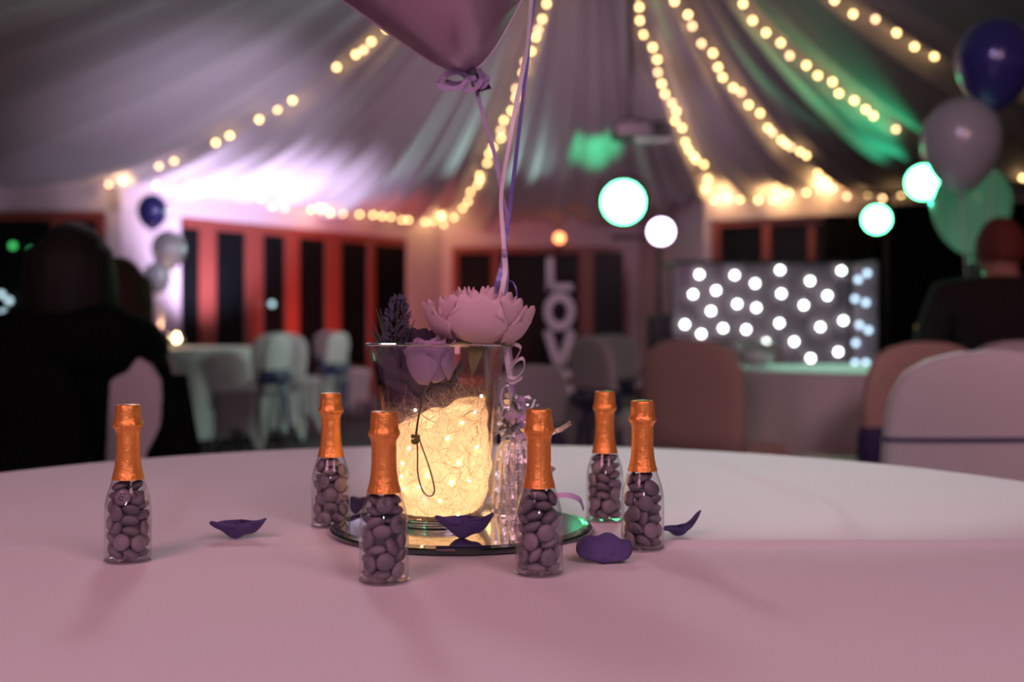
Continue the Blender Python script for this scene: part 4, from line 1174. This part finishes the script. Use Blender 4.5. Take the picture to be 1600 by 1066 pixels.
# long foil strand sticking out to the right
rib([p - B for p in smoothpath([at(815, 660, .955), at(845, 676, .95), at(872, 672, .945), at(892, 660, .94)], 6)], .0042, 'silver', sw, 'foil_strand', lambda t: Vector((.1, .3, 1)))
rib([p - B for p in smoothpath([at(825, 690, .955), at(850, 705, .955), at(858, 725, .95), at(866, 735, .95)], 6)], .0040, 'silver', sw, 'foil_strand', lambda t: Vector((1, .3, .4)))
# lilac curls
def curl(c0, c1, r, turns, w, m, name='ribbon_curl', n=60, ph=0, axis_dir=None):
    c0, c1 = Vector(c0), Vector(c1); ax = (c1 - c0).normalized(); u = ax.orthogonal().normalized(); v = ax.cross(u); pts = []; 
    for i in range(n):
        t = i / (n - 1); a = 2 * PI * turns * t + ph
        pts.append(c0 + (c1 - c0) * t + (u * math.cos(a) + v * math.sin(a)) * r * (.6 + .4 * math.sin(PI * t)))
    MB().ribbon(pts, w, lambda t: ax).build(name, M[m], sw, False)
curl(at(797, 660, .95) - B, at(822, 622, .945) - B, .008, 1.6, .0045, 'ribbon_l')
curl(at(815, 690, .945) - B, at(822, 650, .945) - B, .0075, 1.3, .0045, 'ribbon_l', ph=2)
curl(at(852, 720, .955) - B, at(836, 660, .96) - B, .009, 1.4, .0045, 'ribbon_l', ph=1)
rib([p - B for p in smoothpath([at(850, 790, .965), at(862, 777, .95), at(885, 773, .945), at(905, 780, .945), at(912, 796, .95)], 8)], .0045, 'ribbon_l', sw, 'ribbon_curl', lambda t: Vector((0, .3, 1)))
# white curl beside the rim
rib([p - B for p in smoothpath([at(789, 549, .93), at(800, 537, .928), at(813, 543, .925), at(806, 560, .925), at(795, 572, .93), at(793, 585, .935), at(806, 590, .935), at(819, 574, .93), at(817, 560, .925), at(806, 565, .925), at(796, 580, .935), at(793, 592, .94), at(803, 597, .935), at(816, 590, .93)], 7)], .0040, 'ribbon_w', sw, 'ribbon_curl', lambda t: Vector((.15, .75, .6)))
rib([p - B for p in smoothpath([at(787, 640, .945), at(783, 620, .94), at(787, 605, .94), at(796, 603, .94), at(799, 618, .945), at(797, 632, .95)], 7)], .0045, 'ribbon_w', sw, 'ribbon_curl', lambda t: Vector((.3, .8, .2)))

# three ribbons rising from the weight, knotted together above the peony
rb = thing('balloon_ribbons', at(788, 396, .96), 'three lilac, white and blue-violet balloon ribbons knotted above the peony', 'ribbon')
B2 = rb.location.copy()
def rr_(pix, m, w=.0040, sd=lambda t: Vector((1, .35, .1)), name='ribbon_strand'):
    MB().ribbon([p - B2 for p in smoothpath([at(x, y, Y) for x, y, Y in pix], 24)], w, sd).build(name, M[m], rb, False)
rr_([(742, 128, .955), (755, 182, .957), (769, 228, .958), (777, 262, .96), (786, 310, .962), (793, 345, .963), (789, 372, .962), (788, 396, .96)], 'ribbon_l', .0036, lambda t: Vector((1, .5 * math.sin(t * 7), .0)))
rr_([(833, -40, .965), (825, 60, .964), (817, 110, .963), (805, 170, .962), (795, 230, .961), (786, 280, .960), (783, 320, .960), (786, 365, .960), (788, 396, .96)], 'ribbon_w', .0037, lambda t: Vector((1, .6 * math.sin(t * 6 + 1), .0)))
rr_([(838, -40, .97), (829, 40, .969), (822, 110, .968), (814, 180, .967), (807, 240, .966), (800, 295, .964), (795, 340, .962), (790, 375, .961), (788, 396, .96)], 'ribbon_b', .0037, lambda t: Vector((1, .6 * math.sin(t * 5 + 2), .0)))
rr_([(788, 396, .96), (784, 418, .96), (778, 440, .955), (774, 462, .955), (786, 520, .962), (796, 600, .965)], 'ribbon_b', .0044)
rr_([(788, 396, .96), (789, 420, .96), (786, 445, .957), (783, 470, .957), (790, 540, .962), (799, 610, .966)], 'ribbon_w', .0046)
rr_([(788, 396, .96), (791, 425, .962), (790, 455, .962), (789, 500, .963), (797, 560, .965), (801, 620, .966)], 'ribbon_l', .0044)
rr_([(790, 438, .96), (800, 440, .957), (806, 450, .955), (808, 466, .955), (806, 480, .957)], 'ribbon_b', .0012)
MB().ball((0, 0, 0), .0026, 10, 8, (1.1, 1, 1.5)).build('knot', M['ribbon_l'], rb)

# ------------------------------------------------------------------ heart balloon
HT = at(731, 112, .95)
hb = thing('heart_balloon', HT, 'pearly pink foil heart balloon hanging point down at the top', 'balloon', None, (math.radians(6), math.radians(-13.5), math.radians(0)))
def heart(t):
    x = 16 * math.sin(t) ** 3; y = 13 * math.cos(t) - 5 * math.cos(2 * t) - 2 * math.cos(3 * t) - math.cos(4 * t)
    return Vector((x / 32, (y + 17) / 32))
_h = [heart(2 * PI * k / 2000) for k in range(2000)]
_d = [0]
for k in range(1, 2001): _d.append(_d[-1] + (_h[k % 2000] - _h[k - 1]).length)
def _arc(q):
    import bisect
    k = min(1999, bisect.bisect_left(_d, (q % 1) * _d[-1])); return _h[k]
HO = [_arc(k / 480) for k in range(480)]
for _ in range(11): HO = [sum((HO[(k + m) % 480] for m in range(-9, 10)), Vector((0, 0))) / 19 for k in range(480)]
def hround(t): return HO[int(round(t / (2 * PI) * 480)) % 480]
z0 = min(p.y for p in HO)
def hp_(side):
    def fn(u, v):
        p = (hround(2 * PI * u) - Vector((0, z0))); c = Vector((0, .50)); q = c + (p - c) * v
        d = .11 * math.sqrt(max(0, 1 - v ** 2.0)) * (1 + .0 * v)
        d += .0015 * math.sin(2 * PI * u * 46) * max(0, v - .8) * 4 * (1 - v) * 5
        return Vector((q.x * .49, side * d * 1.2, q.y * .56))
    return fn
mb = MB(); mb.grid(hp_(-1), 160, 40, True); mb.build('front_face', M['heart'], hb)
mb = MB(); mb.grid(hp_(1), 160, 40, True); mb.build('back_face', M['heart'], hb)
seam = [(hround(2 * PI * k / 160) - Vector((0, z0))) for k in range(161)]
MB().tube([(p.x * .49, 0, p.y * .56) for p in seam], .0012, 6, False).build('seam', M['ribbon_w'], hb)
MB().rings([[Vector((w * math.cos(a) + dx, .002 * math.sin(a), z)) for a in [2 * PI * k / 10 for k in range(10)]] for w, z, dx in ((.010, .006, 0), (.0055, -.002, .002), (.004, -.007, .004), (.007, -.014, .008), (.006, -.018, .010))]).build('inflation_tail', M['knot'], hb)
# curled bow under the heart
bwk = thing('ribbon_bow', at(738, 124, .948), 'lilac curled ribbon bow tied under the heart balloon', 'ribbon')
B3 = bwk.location.copy()
def bow(pix, w=.0050, sd=None, m='ribbon_l'):
    MB().ribbon([p - B3 for p in smoothpath([at(x, y, Y) for x, y, Y in pix], 8)], w, sd or (lambda t: Vector((.1, .55, 1)))).build('ribbon_loop', M[m], bwk, False)
bow([(737, 117, .950), (715, 112, .945), (695, 117, .940), (684, 130, .938), (698, 138, .935), (720, 136, .938), (729, 122, .945), (718, 113, .952), (702, 116, .955), (698, 126, .958), (712, 131, .955), (728, 127, .95), (738, 120, .948)])
bow([(738, 120, .948), (729, 128, .942), (726, 138, .940), (738, 141, .938), (750, 130, .940), (752, 116, .945), (745, 108, .95), (738, 112, .952)])
bow([(738, 118, .95), (744, 130, .946), (754, 136, .942), (762, 124, .944), (752, 116, .948)])
MB().ball((0, -.0015, .0), .0032, 10, 8, (1.4, 1, 1)).build('knot', M['ribbon_l'], bwk)
